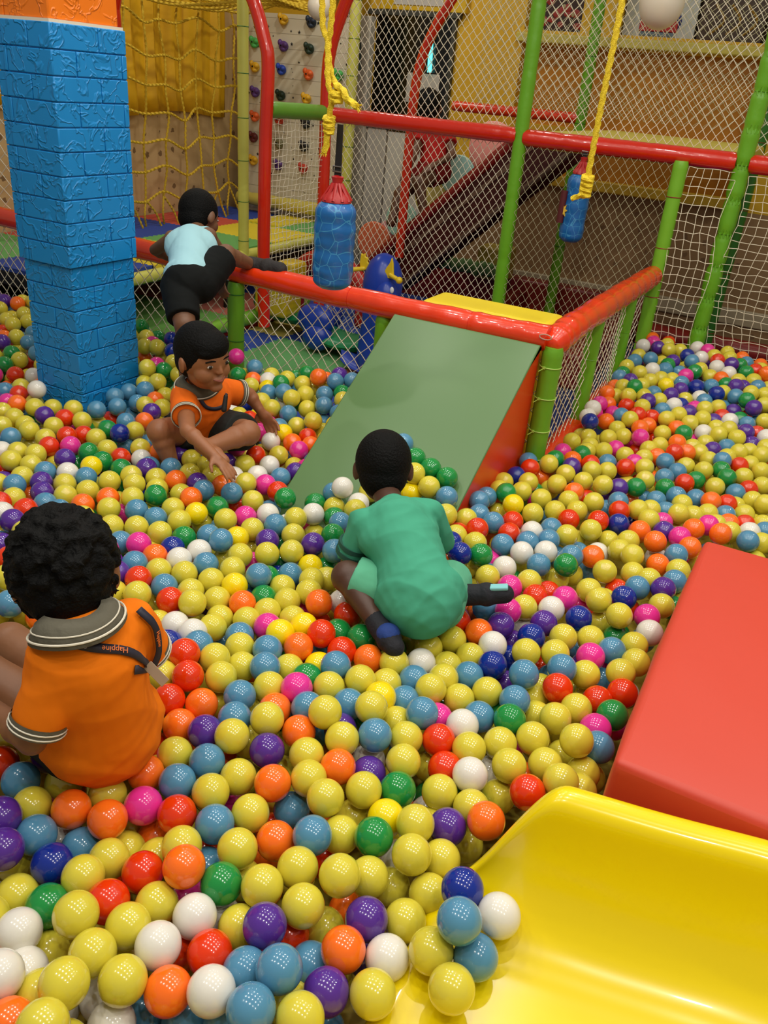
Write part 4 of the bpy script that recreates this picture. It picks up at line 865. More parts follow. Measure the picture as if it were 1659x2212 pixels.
    if shorts:
        cm = MB(); cm.ell(P['pelvis'], (.101*s, .083*s, .076*s), T).capsule(lerp(P['pelvis'], P['chest'], .12), P['pelvis'], .080*s, .084*s)
        for q in 'lr':
            hi, kn = P[q+'hip'], P[q+'knee']; dd = (kn-hi).normalized(); L = (kn-hi).length
            e1 = hi+dd*L*(shorts[1] if not isinstance(shorts[1], dict) else shorts[1][q]); cm.capsule(P['pelvis'], hi, .084*s, .074*s*thin); cm.tube([hi-dd*.01, hi, lerp(hi, e1, .5), e1], [.060*s, .072*s*thin, .068*s*thin, .062*s*thin], 22)
        remesh('shorts', cm, .005, shorts[0], t, it=4, folds=(.003*s, T, P['pelvis'], 9, 14))
    for q, m_, k2 in socks:
        an, to, kn = P[q+'ank'], P[q+'toe'], P[q+'knee']; cm = MB()
        cm.capsule(an-(to-an).normalized()*.020*s, to, .0295*s*sockr, .0245*s*sockr).ell(lerp(an, to, .55), (.031*s*sockr,)*3); dd = (kn-an).normalized()
        cm.tube([an, an+dd*.05*s], [.027*s, .0265*s], 18); so_ = remesh('sock', cm, .004, m_, t, it=3)
        if k2: k2(so_, an, to, t)
    return t, P, body, c, f, u, x
WHITE_ST = mat('knit_white', (215, 208, 190), .8); GREY_KN = mat('knit_grey', (92, 88, 74), .85, .3, 60)
M_CHAR = cloth_mat('charcoal_cloth', (40, 42, 40)); M_BK = cloth_mat('black_cloth', (12, 15, 15)); M_ORC = cloth_mat('orange_pique', (232, 118, 8), .5)
M_ORC2 = cloth_mat('orange_pique_bright', (236, 108, 22), .5)
mat('hair_black', (6, 6, 6), .7, .5, 180, spec=.15)
def dots(so_, an, to, t):
    g = MB(); 
    for i in range(9): g.ell(lerp(an, to, .1+.09*i)+V((.012*math.sin(i*2.3), -.02, -.018)), (.003, .003, .003), nu=8, nv=6)
    obj('grip_dots', g, mat('grip_grey', (120, 120, 115), .5), so_)
child('person', 'child in light blue vest and black shorts climbing over the red rail, back turned', KIDS['kid1'], (.10, .92, -.38), (112, 76, 52), .98,
      shirt=cloth_mat('pale_blue_cotton', (160, 205, 215), .5), shorts=(M_BK, .86), sleeveless=True, hands={'l': dict(dir=(.8, .5, -.2), n=(0, .3, -1), curl=.5), 'r': dict(dir=(.3, -.35, -.75), n=(.2, .9, 0), curl=.5)},
      sockr=1.25, socks=[('r', mat('sock_dark', (38, 34, 34), .8, .4, 60), dots), ('l', MATS['sock_dark'], None)])
def chevron(so_, an, to, t):
    d = (to-an).normalized(); s_ = d.cross(V((0, 0, 1))).normalized(); g = MB()
    g.ell(lerp(an, to, .45)+V((0, 0, .012)), (.029, .029, .024), nu=14, nv=10); obj('blue_panel', g, mat('sock_blue', (22, 55, 125), .8, .3, 60), so_)
def solep(so_, an, to, t):
    d = (to-an).normalized(); s_ = V((-.388, .8, 0)).normalized(); M = frame(d.cross(s_), d); g = MB(); g.obox(lerp(an, to, .82)+V((0, 0, .024))-s_*.006, (.045, .022, .010), M)
    obj('pale_heel_patch', g, mat('sock_aqua', (130, 195, 200), .8), so_, bevel=.003)
child('person', 'child in orange polo sitting in the balls and smiling sideways, near the blue pillar', KIDS['kid2'], (.90, -.20, -.10), (150, 96, 62), 1.06, voxel=.0038,
      shirt=M_ORC2, shorts=(M_CHAR, {'l': .86, 'r': .50}), sleeve=.60, cuffs=(GREY_KN, WHITE_ST), collar=(GREY_KN, WHITE_ST), fringe=True, chup=.088,
      hands={'r': dict(dir=(.75, -.05, -.42), n=(0, 0, -1), curl=.22, s=.88), 'l': dict(dir=(.3, .3, -.6), n=(.3, -.8, 0), curl=.5)})
t3 = child('person', 'child in teal shirt and shorts squatting in the balls, back turned', KIDS['kid3'], (-.42, .84, -.34), (74, 46, 32), 1.0,
      shirt=cloth_mat('teal_cotton', (70, 158, 128), .8), shorts=(cloth_mat('teal_shorts', (92, 172, 138), .7), .90), sleeve=.86, hands={}, long=True, fold=.010, thin=.97,
      socks=[('l', mat('sock_navy', (18, 20, 30), .8, .4, 60), chevron), ('r', MATS['sock_navy'], solep)])
P3 = t3[1]; so3 = [o for o in t3[0].children if o.name.startswith('shirt')][0]
for k_ in (.55, .74):
    g = MB(); d3 = (P3['lelb']-P3['lsh']).normalized(); q3 = lerp(P3['lsh'], P3['lelb'], k_); r3 = .0452
    g.tube([q3-d3*.0055, q3+d3*.0055], [r3, r3+.0004], 28); obj('sleeve_stripe', g, mat('stripe_dark_teal', (30, 82, 68), .85), so3)
t4 = child('person', 'curly-haired child in orange polo with lanyard sitting at the left edge, back turned', KIDS['kid4'], (-.60, .60, -.50), (128, 84, 52), 1.08, voxel=.0042,
      shirt=M_ORC, shorts=(M_CHAR, .45), sleeve=.74, cuffs=(GREY_KN, WHITE_ST), collar=(GREY_KN, WHITE_ST, 1), curls=True, long=True, fold=.006, chup=.088)
child('person', 'child in red clothes with dark hair climbing behind the net, left of the chute', KIDS['kid5'], (-.25, .95, -.1), (95, 62, 42), 1.15, voxel=.007,
      shirt=cloth_mat('red_cotton', (165, 28, 24)), shorts=(cloth_mat('red_shorts', (120, 22, 22)), .5), sleeve=.55, grp='children behind the net')
def ribbon(name, pts, w, target, m, parent, lift=.003, up=None):
    inv = target.matrix_world.inverted(); L0 = LOC[target.name]; Q = smoothcurve(pts, 6); out = []; nr = []
    for p in Q:
        o0 = V((0, 0, 1.55)); ok, loc, n, _ = target.ray_cast(o0-L0, (V(p)-o0).normalized())
        if not ok: ok, loc, n, _ = target.closest_point_on_mesh(V(p)-L0)
        out.append(loc+L0+n*lift); nr.append(n)
    for _ in range(4): out = [out[0]]+[(out[i-1]+out[i]*2+out[i+1])/4 for i in range(1, len(out)-1)]+[out[-1]]
    vs = []; 
    for i, p in enumerate(out):
        tt = (out[min(i+1, len(out)-1)]-out[max(i-1, 0)]).normalized(); s_ = tt.cross(nr[i]).normalized(); vs += [p-s_*w/2, p+s_*w/2]
    mb = MB(); mb.add(vs, [(2*i, 2*i+1, 2*i+3, 2*i+2) for i in range(len(out)-1)]); o = obj(name, mb, m, parent, angle=180)
    m_ = o.modifiers.new('s', 'SOLIDIFY'); m_.thickness = .0014; m_.offset = 0; return o, out, nr
bpy.context.view_layer.update()
M_LAN = mat('lanyard_navy', (32, 30, 48), .6)
sh4 = [o for o in t4[0].children if o.name.startswith('shirt')][0]
ly = thing('lanyard', LAN4A[2], 'dark printed lanyard lying across the back of the curly-haired child', 'lanyard')
o, out, nr = ribbon('strap', LAN4A, .016, sh4, M_LAN, ly, .004)
i = int(len(out)*.42); tt = (out[i+3]-out[i-3]).normalized(); n_ = nr[i].normalized(); up = n_.cross(tt).normalized()
def tm(p, tt, n_, flip=1):
    X = (-tt*flip).normalized(); Z = n_; Y = Z.cross(X).normalized(); M = Matrix((X, Y, Z)).transposed().to_4x4(); M.translation = p+n_*.0016; return M
text_mesh('printed_word', 'Happine', .0135, tm(out[i]+tt*.012, tt, n_), mat('print_orange', (235, 120, 50), .6), ly)
text_mesh('printed_word', '&gea', .0125, tm(out[i-8], (out[i-5]-out[i-11]).normalized(), nr[i-8].normalized()), mat('print_pale', (190, 185, 200), .6), ly)
o, out, nr = ribbon('strap', LAN4B, .015, sh4, M_LAN, ly, .010)
i = int(len(out)*.5); text_mesh('printed_word', 'Happine', .011, tm(out[i], (out[i+3]-out[i-3]).normalized(), nr[i].normalized(), -1), MATS['print_orange'], ly)
a, b_ = [V(p) for p in CARD4]; g = MB(); dv = (b_-a).normalized(); M = frame(V((.35, -.75, .55)), dv); g.obox((a+b_)/2, ((b_-a).length, .018, .0016), M); obj('card', g, mat('card_tan', (160, 135, 110), .5), ly, bevel=.0005)
K2 = [o for o in bpy.data.objects if o.get('label', '').startswith('child in orange polo sitting in the balls')][0]
sh2 = [o for o in K2.children if o.name.startswith('shirt')][0]
ly = thing('lanyard', LAN2[2], 'dark lanyard loop on the chest of the smiling child', 'lanyard')
ribbon('strap', LAN2, .013, sh2, M_LAN, ly, .004)
g = MB(); g.capsule(V(LAN2[5])+V((.0, -.0, -.01)), V(LAN2[4])+V((0, -.0, -.02)), .007, .009); obj('clip', g, M_BLACK, ly)
BALLS={"G":"-3000,2372,375 -2936,2281,361 -2978,2283,305 -2488,2011,295 -2132,2049,350 -2126,2079,286 -2032,1861,351 -1865,1840,345 -2083,1852,295 -1959,1851,342 -1662,1499,346 -1833,1791,298 -2030,2684,420 -1756,2782,464 -1821,2805,426 -1806,2670,440 -1552,2724,443 -1723,2682,374 -1809,2298,305 -2660,2805,477 -2563,2805,445 -2273,2513,427 -2296,2548,371 -1633,1746,356 -1307,1974,356 -248,4216,492 -205,4093,495 -700,3806,450 -538,3981,484 -412,3954,487 -263,3897,474 -154,3739,472 -604,3626,456 -322,3689,371 -331,3367,392 -156,3658,408 -630,2970,353 -700,2859,352 -146,3146,363 -117,3086,363 -215,3033,343 -298,2892,342 -385,2803,352 -737,2434,367 -653,2010,360 -426,2100,363 -1448,1813,346 -1235,2039,333 -1131,1985,337 -1416,1621,336 -1223,1830,288 -1067,1870,350 -1560,1531,279 -1150,1727,296 -1027,1779,295 -1109,1600,323 -1057,1509,327 -814,1481,334 -775,1280,344 -748,1480,346 -502,1439,280 -223,1932,293 -331,1393,357 -145,1547,348 -879,2246,452 -945,2261,460 -1011,2280,471 -447,1096,345 -426,959,362 -598,748,350 -814,580,333",
"R":"-2833,2245,348 -2289,2224,295 -2323,2030,350 -2191,1916,351 -2181,1983,336 -2167,1815,352 -1947,1922,334 -2205,1661,294 -1955,1439,354 -1877,1465,346 -1788,2440,358 -1544,2470,341 -1899,2085,339 -1589,2206,345 -1363,2014,346 -613,4334,449 -349,4204,495 -173,4164,494 -516,3781,405 -599,3503,403 -226,3634,410 -533,3427,403 -482,3469,391 -441,3389,321 -327,3184,372 -74,3558,397 -745,2703,358 -579,2911,349 -461,2966,348 -479,3268,306 -93,3237,363 -36,3084,340 -245,2970,347 -85,2888,345 -387,2572,354 -428,2466,349 -512,2419,346 -659,2296,344 -717,2134,370 -638,2209,346 -10,2794,329 -1430,2309,222 -1467,1936,294 -1340,1355,360 -1225,1343,345 -1021,1158,383 -824,1418,364 -971,1109,375 -970,1046,354 -761,1411,344 -437,1260,348 -397,1208,334 -453,1923,340 -442,2019,305 -582,1686,343 -359,1742,259 -276,1556,357 -189,1595,334 -145,1642,344 -227,1212,361 -826,1547,345 -775,2131,336 -1119,746,339 -757,824,347 -730,706,335 -707,847,259 -502,941,266 -733,630,344 -471,759,300 -609,653,285 -540,646,341 -955,978,282 -1689,1248,349",
"O":"-2708,2166,345 -2555,2095,334 -2469,2023,359 -2456,2095,339 -2346,2095,362 -2256,2049,351 -2542,1939,348 -2472,1931,346 -2442,1852,345 -2298,1955,348 -2108,1971,348 -2288,2155,297 -2049,2099,350 -1935,2005,345 -2313,1861,358 -2331,1870,293 -2017,1931,343 -2217,1728,347 -2168,1659,354 -2149,1743,353 -2103,1683,347 -2136,1808,293 -1822,1744,349 -1788,1805,356 -1735,1762,359 -2057,1608,346 -2091,1543,336 -1920,1653,345 -1863,1601,343 -1837,1666,342 -1679,1694,354 -1973,1503,338 -1724,1537,340 -1697,1613,345 -1599,1525,355 -1545,1568,351 -1765,1364,352 -2043,2748,396 -1931,2785,415 -1820,2736,438 -1723,2703,448 -1707,2760,415 -1640,2752,426 -1931,2641,407 -1679,2655,428 -1514,2667,440 -1699,2589,425 -1811,2550,396 -1750,2530,389 -1639,2610,390 -1858,2465,350 -1557,2526,386 -1625,2517,351 -1482,2559,379 -1701,2317,350 -1493,2516,329 -1537,2568,334 -1430,2528,350 -1428,2662,321 -2568,2737,458 -2487,2637,456 -2420,2639,466 -2305,2452,446 -2422,2677,406 -2293,2595,437 -2204,2522,421 -2300,2427,388 -2237,2434,407 -2187,2420,364 -2169,2286,367 -2115,2320,360 -1724,1850,349 -1736,2038,347 -1669,1948,346 -1666,2035,348 -1602,1981,344 -1691,2279,294 -1566,2112,349 -1550,2290,328 -1491,2303,295 -1428,2240,271 -1467,1984,358 -1602,1826,338 -1676,1800,345 -606,4289,501 -535,4250,495 -680,3994,496 -377,4277,495 -307,4303,495 -153,4231,487 -700,3869,468 -700,3963,432 -627,3807,470 -587,4113,455 -478,4119,448 -399,4036,481 -346,3996,469 -587,3695,448 -659,3656,437 -565,3756,459 -532,3817,462 -490,3867,453 -223,3977,481 -162,4012,487 -260,3817,460 -151,3836,479 -97,3883,471 -672,3600,404 -612,3567,429 -556,3614,428 -489,3616,424 -533,3497,418 -397,3718,421 -297,3596,439 -255,3690,429 -83,3780,457 -548,3353,402 -582,3308,364 -420,3455,405 -384,3511,416 -329,3474,404 -290,3527,418 -409,3351,376 -399,3273,352 -228,3513,397 -178,3487,413 -137,3432,403 -61,3642,429 -24,3428,395 -207,3426,401 -244,3395,364 -284,3339,354 -248,3293,356 -204,3240,355 -700,3212,330 -700,3071,355 -660,3161,354 -636,3106,342 -590,3200,357 -543,3252,360 -628,3034,346 -573,3076,347 -699,2774,364 -775,2802,298 -627,2754,352 -557,2846,353 -511,2901,343 -493,3094,344 -423,3104,349 -428,3210,349 -270,3128,350 -203,3111,358 -146,3281,369 -112,3335,380 -79,3399,372 -29,3352,385 -60,3300,357 -14,3247,360 -66,3176,348 4,3140,345 -144,3015,345 -482,2713,367 -558,2747,345 -628,2656,348 -660,2697,301 -716,2605,349 -791,2562,343 -775,2481,350 -711,2527,345 -637,2514,345 -570,2457,344 -555,2560,345 -624,2390,345 -509,2502,345 -476,2581,354 -335,2617,356 -304,2677,341 -219,2779,347 -212,2666,360 -11,2991,340 30,2938,360 -59,2946,321 -131,2774,341 -171,2718,344 -397,2989,358 -371,2885,353 -370,2942,295 -432,2395,345 -483,2303,350 -748,2415,298 -779,2199,356 -693,2065,360 -598,1933,345 -695,2025,297 -492,1981,344 -421,2183,291 -446,2116,298 -326,2166,345 -278,2294,354 -257,2234,329 -314,2409,339 -214,2687,294 -325,2341,334 -378,2435,305 -288,2567,355 -205,2192,348 -142,2294,351 -45,2649,354 -22,2864,335 43,2840,326 53,2658,342 -95,2694,346 -1548,1727,345 -1389,1914,345 -1549,1896,292 -1166,2043,339 -1474,1669,351 -1480,1780,294 -1373,1757,351 -1202,1875,360 -1278,1761,348 -1162,1803,348 -1474,1585,349 -1516,1606,297 -1165,1927,291 -1217,1621,347 -1281,1758,280 -1159,1668,349 -1109,1716,351 -1289,1642,297 -1342,1432,346 -1277,1459,347 -1295,1303,358 -1191,1553,345 -1205,1480,341 -1044,1576,330 -989,1634,343 -979,1697,318 -1216,1411,339 -1144,1427,333 -959,1573,348 -990,1519,338 -1157,1347,362 -1366,1293,340 -1008,1457,334 -902,1629,283 -940,1471,329 -1030,1400,330 -1099,1381,319 -1073,1321,337 -1215,1286,311 -966,1287,345 -923,1238,338 -1083,1146,357 -971,1201,365 -919,1157,364 -834,1296,334 -1034,1098,355 -993,1181,301 -922,1148,294 -819,1197,355 -708,1265,360 -652,1156,395 -749,1090,378 -969,978,350 -781,1016,373 -596,1133,369 -634,1435,350 -599,1552,336 -562,1612,339 -535,1525,326 -500,1580,333 -730,1435,282 -660,1320,364 -719,1362,302 -618,1368,341 -514,1452,347 -585,1232,385 -516,1385,361 -458,1416,338 -542,1273,335 -495,1223,353 -371,1264,356 -469,1160,354 -574,1239,276 -640,1071,353 -335,2029,349 -295,1973,363 -145,2076,346 -229,1932,362 -459,1850,343 -369,1960,288 -277,1976,293 -328,1771,348 -269,1817,340 -385,1652,351 -323,1688,352 -166,1847,345 -238,1662,343 -145,1768,351 -166,1704,352 -412,1470,342 -325,1551,310 -328,1622,289 -229,1675,277 -220,1521,349 -249,1457,354 -297,1488,314 -273,1585,291 -183,1375,388 -269,1363,360 -323,1316,354 -377,1410,277 -283,1260,360 -223,1311,353 -154,1361,326 -177,1252,383 -145,1295,339 -145,1414,271 -209,1417,299 -287,1235,295 -310,1136,341 -378,1140,339 -190,766,378 -1459,2493,275 -1430,2621,270 -1073,2010,373 -1079,1825,289 -760,2075,358 -816,2115,395 -967,2186,464 -907,2175,439 -1093,2134,381 -1011,918,334 -1044,888,281 -865,943,339 -797,1092,290 -993,781,330 -1100,804,274 -1170,805,275 -989,704,341 -903,801,333 -736,893,353 -724,961,341 -599,1015,360 -445,1251,280 -541,981,372 -498,1051,355 -652,902,340 -869,817,252 -701,771,352 -614,813,359 -490,954,333 -509,1038,288 -374,1019,369 -959,637,285 -803,702,325 -816,754,285 -799,642,347 -749,763,301 -504,834,361 -532,771,364 -601,811,292 -349,954,371 -311,1002,335 -429,845,380 -399,895,343 -372,935,292 -881,576,316 -670,673,334 -736,570,379 -668,608,357 -455,775,365 -537,717,322 -432,810,285 -311,863,330 -300,932,327 -678,601,284 -673,541,370 -778,542,288 -243,810,370 -604,531,374 -654,473,403 -291,713,354 -402,663,304 -357,617,374 -698,464,354 -742,426,325 -871,513,341 -625,411,417 -1671,1536,288 -1308,1378,281 -1166,796,344 -1243,844,305 -1618,1183,351 -1635,1225,298 -1405,1020,345 -1344,982,345 -1530,1157,294",
"B":"-2716,2096,345 -2275,2141,363 -2305,2267,374 -2305,2344,372 -2242,2368,389 -2252,2223,357 -2231,2309,353 -2263,2300,293 -2123,2134,355 -2060,2065,295 -2329,1795,349 -2034,1678,345 -1905,1726,345 -2022,1549,351 -1873,1533,339 -1800,1519,345 -1624,1652,346 -1994,2752,444 -1548,2791,479 -1597,2743,477 -1827,2616,409 -1758,2622,427 -1784,2762,391 -1610,2687,435 -1576,2630,414 -1501,2616,404 -1682,2543,378 -1571,2626,344 -1670,2465,350 -1822,1926,336 -1737,1935,352 -1762,2106,323 -1444,2351,308 -1430,2127,335 -1543,1864,355 -1506,2073,281 -1461,1902,355 -1435,2243,209 -680,3923,486 -618,3960,501 -449,4080,498 -226,4282,490 -700,3750,447 -536,3913,479 -476,3955,467 -441,3831,457 -135,3948,479 -318,3855,465 -204,3783,465 -526,3673,432 -593,3401,391 -454,3529,412 -316,3701,438 -241,3763,410 -122,3605,412 -163,3386,371 -774,2766,354 -531,2975,344 -343,3103,356 -318,2976,345 -287,3055,348 -155,3211,376 -72,3024,338 -789,2393,353 -788,2324,366 -409,2650,350 -361,2875,285 -305,2778,335 -250,2842,344 -188,2881,337 -260,2727,327 -78,2817,334 -446,2675,297 -543,2337,340 -702,2235,353 -761,2262,351 -631,2136,343 -572,2191,348 -522,2242,348 -499,2084,345 -429,2169,358 -385,2243,285 -165,2383,353 -139,2224,350 -223,2123,350 14,2603,361 55,2767,335 -1204,2096,358 -1547,1649,345 -1233,1813,354 -1083,1938,355 -1539,1496,335 -1363,1666,340 -1289,1628,367 -1006,1777,361 -1410,1416,352 -1262,1529,346 -1280,1384,344 -1100,1546,361 -1071,1654,320 -1136,1542,295 -1035,1221,362 -1003,1335,332 -1069,1340,270 -899,1303,356 -863,1243,360 -854,1138,355 -798,1346,260 -709,1180,362 -821,1077,354 -780,1211,295 -850,1432,292 -731,1331,365 -692,1206,290 -836,1496,270 -472,1504,338 -571,1415,341 -557,1341,338 -647,1248,352 -545,1178,370 -492,1288,374 -397,1385,339 -549,1798,335 -565,1719,284 -290,1839,278 -208,1788,347 -288,1622,365 -209,1741,283 -320,1689,278 -354,1540,372 -344,1460,356 -145,1421,353 -215,836,430 -180,837,370 -1430,2552,281 -1430,2393,256 -843,2172,424 -1076,2315,493 -1016,2196,419 -793,953,350 -985,854,310 -1051,734,344 -806,882,349 -614,982,297 -686,842,348 -931,663,343 -518,901,365 -877,708,302 -669,799,292 -473,647,349 -418,654,388 -410,731,307 -591,557,266 -527,571,287 -418,585,387 -464,590,310 -1717,1312,352 -1524,1110,347",
"W":"-2529,2092,397 -1886,1956,334 -1975,1716,345 -2285,1719,334 -1898,1400,354 -1735,1468,350 -1904,2721,416 -1491,2723,460 -1921,2494,343 -1621,2342,345 -1543,2019,345 -1503,2166,345 -1486,2073,346 -700,4173,501 -473,4380,493 -425,4200,493 -335,4084,495 -273,4025,493 -583,3860,481 -700,3327,419 -700,3264,401 -420,3588,426 -344,3762,430 -267,3456,384 -188,3583,416 -36,3505,408 -489,2621,298 -585,2272,342 -564,2118,347 -506,2169,346 -577,2009,345 -225,2445,292 11,2713,342 -1156,2069,402 -1180,1939,355 -1300,1871,344 -1332,1502,350 -1319,1570,348 -872,1598,337 -1152,1277,337 -1088,1265,348 -586,1483,340 -411,1322,355 -553,1177,299 -145,1933,341 -393,1873,351 -463,1627,355 -447,1841,278 -145,1718,288 -339,1192,362 -329,1292,289 -172,904,395 -1097,2072,363 -939,713,272 -402,998,282 -804,518,351 -597,680,348 -592,738,281 -602,602,367 -303,783,341 -655,536,284 -486,583,376 -602,501,311 -760,487,329 -707,491,274 -743,438,396",
"P":"-2676,2039,324 -2402,2007,348 -2347,1937,296 -2063,1787,345 -1788,1875,357 -1983,1617,346 -1930,1573,344 -1832,1382,359 -1615,2805,482 -2016,2634,337 -2106,2253,364 -1803,2053,338 -1634,2100,340 -1430,2219,321 -1599,1904,349 -635,4217,495 -700,4053,478 -530,4051,487 -281,4155,503 -644,3718,451 -194,3914,474 -218,3852,489 -430,3761,447 -455,3683,438 -525,3553,430 -354,3571,415 -193,3716,417 -117,3682,463 -250,3582,399 -571,3437,335 -149,3544,387 -114,3504,411 -79,3459,381 -206,3332,365 -630,2836,350 -436,2760,351 -614,2794,296 -231,2537,343 -157,2143,360 -1206,1736,345 -1082,1785,353 -1471,1389,346 -846,1012,354 -629,1185,338 -390,1803,347 -478,1722,352 -448,1747,294 -400,1580,293 -329,1069,341 -712,1038,353 -1066,814,334 -523,1119,326 -988,642,372 -933,599,370 -485,712,368 -361,819,349 -353,682,349 -1408,1349,355 -1784,1299,335",
"K":"-2612,2019,345 -2356,2059,295 -2109,1856,355 -1708,1684,292 -1968,2583,338 -1733,2486,339 -1708,2389,343 -1691,2227,341 -2345,2551,424 -1504,2351,339 -1430,2286,311 -1428,2038,343 -677,4305,495 -418,4337,500 -438,3894,476 -423,3994,433 -700,3440,406 -700,3382,380 -638,3448,375 -340,3639,417 -475,3250,374 -532,3311,312 -542,3145,341 -700,2952,349 -444,3038,346 -177,2500,357 -113,2633,363 -251,2619,334 -1349,1822,340 -1470,1496,354 -1208,1671,298 -980,1579,283 -966,1399,337 -759,1214,368 -475,1338,330 -527,1919,345 -167,1999,345 -377,1940,354 -360,2039,286 -484,1789,356 -246,1730,349 -208,1811,281 -165,1483,345 -145,1600,278 -938,904,325 -825,811,341 -666,730,295 -1526,1430,347",
"N":"-2544,2008,358 -2086,2190,350 -1747,1661,345 -2030,1605,286 -1774,1585,345 -1965,2701,409 -1666,2728,483 -1676,2805,449 -1560,2392,340 -1497,2419,337 -2510,2652,394 -2178,2352,366 -1865,2024,343 -1659,1870,353 -1531,1945,345 -1535,1795,358 -122,4118,504 -700,3690,416 -294,3956,480 -700,3546,426 -676,3501,393 -700,3549,348 -640,3350,369 -495,3315,388 -478,3392,379 -368,3418,387 -339,3300,371 -289,3235,364 -647,2903,348 -720,2770,300 -384,3157,347 -559,2636,345 -400,2821,290 -135,2842,358 -378,2217,352 -298,2488,345 -237,2421,357 -149,2572,364 -137,2445,359 -203,2322,334 -59,2752,335 -68,2580,370 -1401,1484,345 -900,1528,363 -1076,1444,338 -848,1356,353 -1040,1230,285 -911,1081,345 -771,1150,350 -912,1012,338 -689,1117,353 -696,1424,341 -515,1667,348 -256,1316,291 -267,1095,370 -1430,2444,299 -877,874,340 -919,731,350 -847,746,353 -650,969,359 -569,1074,357 -803,816,268 -579,878,337 -654,723,381 -422,874,263 -364,750,355 -548,562,353 -685,404,380 -1464,1144,313",
"D":"-2054,2031,361 -1904,2564,356 -1605,2687,341 -2460,2777,463 -2355,2662,457 -485,4164,499 -374,3814,460 -280,3752,467 -675,3206,403 -400,3650,413 -774,2642,342 -369,2502,341 -243,2055,345 -1400,1553,338 -1111,1204,343 -320,1882,345 -397,1726,347 -436,1560,349 -427,1673,299 -239,911,403 -748,2006,370 -698,1958,373 -1030,1071,291 -868,639,335",
"Y":"-1941,1785,353 -1807,1447,342 -1866,2665,406 -1800,2508,346 -1619,2419,354 -492,3736,460 -691,2381,360 -1468,1739,349 -1282,1693,347 -1046,1717,325 -1137,1492,344 -910,1371,357 -886,1437,349 -784,1347,329 -596,1296,362 -962,2170,403 -436,1028,339"}
# ------------------------------------------------------------------ the balls
R0 = .035
BC = {'O': ('olive yellow', (214, 200, 62)), 'B': ('steel blue', (80, 138, 172)), 'P': ('purple', (82, 42, 142)), 'N': ('orange', (250, 112, 26)), 'R': ('red', (224, 54, 8)),
      'G': ('green', (26, 138, 62)), 'W': ('white', (226, 222, 212)), 'K': ('pink', (226, 50, 150)), 'D': ('deep blue', (14, 42, 140)), 'Y': ('bright yellow', (244, 216, 10))}
BK = list(BC)
BM = {k: mat('ball_'+v[0].replace(' ', '_'), v[1], .15, .03, 60, coat=.5, spec=.45) for k, v in BC.items()}
def pit_z(a, b):
    def s(x): x = min(1, max(0, x)); return x*x*(3-2*x)
    z = .345
    if a > -1.0: z += .15*s((b-3.1)/1.0)
    z += max(.11*s((b-2.2)/.5)*s((-1.9-a)/.4) if a < -1.9 else 0, .13*s((b-2.45)/.4) if a < -1.0 else 0)
    return z
def sphere(name, nu, nv, r, m):
    mb = MB(); mb.ell((0, 0, 0), (r, r, r), nu=nu, nv=nv)
    me = bpy.data.meshes.new(name)
    # merge the poles for a clean sphere
    vs = [(0, 0, r)]; 
    for i in range(1, nv):
        t_ = PI*i/nv
        for j in range(nu): a_ = 2*PI*j/nu; vs.append((r*math.sin(t_)*math.cos(a_), r*math.sin(t_)*math.sin(a_), r*math.cos(t_)))
    vs.append((0, 0, -r)); fs = []
    for j in range(nu): fs.append((0, 1+j, 1+(j+1) % nu)); 
    for i in range(nv-2):
        for j in range(nu): a_ = 1+i*nu+j; b_ = 1+i*nu+(j+1) % nu; fs.append((a_, a_+nu, b_+nu, b_))
    l = len(vs)-1; o_ = 1+(nv-2)*nu
    for j in range(nu): fs.append((o_+j, l, o_+(j+1) % nu))
    me.from_pydata(vs, [], fs); me.polygons.foreach_set('use_smooth', [True]*len(me.polygons)); me.materials.append(m)
    return me, vs, fs
SP = {k: sphere('play_ball', 36, 22, R0, BM[k])[0] for k in BK}
pts = []; cl = []
for k, s_ in BALLS.items():
    for q in s_.split(): pts.append([int(v)/1000 for v in q.split(',')]); cl.append(k)
pts = np.array(pts)
C0 = np.array([0, 0, 1.55]); dist = np.linalg.norm(pts-C0, axis=1); rays_ = (pts-C0)/dist[:, None]
ang = R0/dist; cosm = rays_@rays_.T; sep = np.arccos(np.clip(cosm, -1, 1))
near = dist[None, :] < dist[:, None]-.01
hidden = ((sep < .62*ang[None, :]) & near).any(axis=1)
fwd = np.array([-.387775, .79969, -.458396]); rt = np.array([.87751, .4725, .081977]); up = np.array([-.282148, .370459, .884959])
rel = pts-C0; dz_ = rel@fwd; sx_ = rel@rt/dz_; sy_ = rel@up/dz_
inframe = (abs(sx_) < 829/1800) & (abs(sy_) < 1106/1800)
order = [i for i in np.argsort(dist) if inframe[i] and not hidden[i]]
chosen = order[:300]; rest = [i for i in range(len(pts)) if i not in set(chosen)]
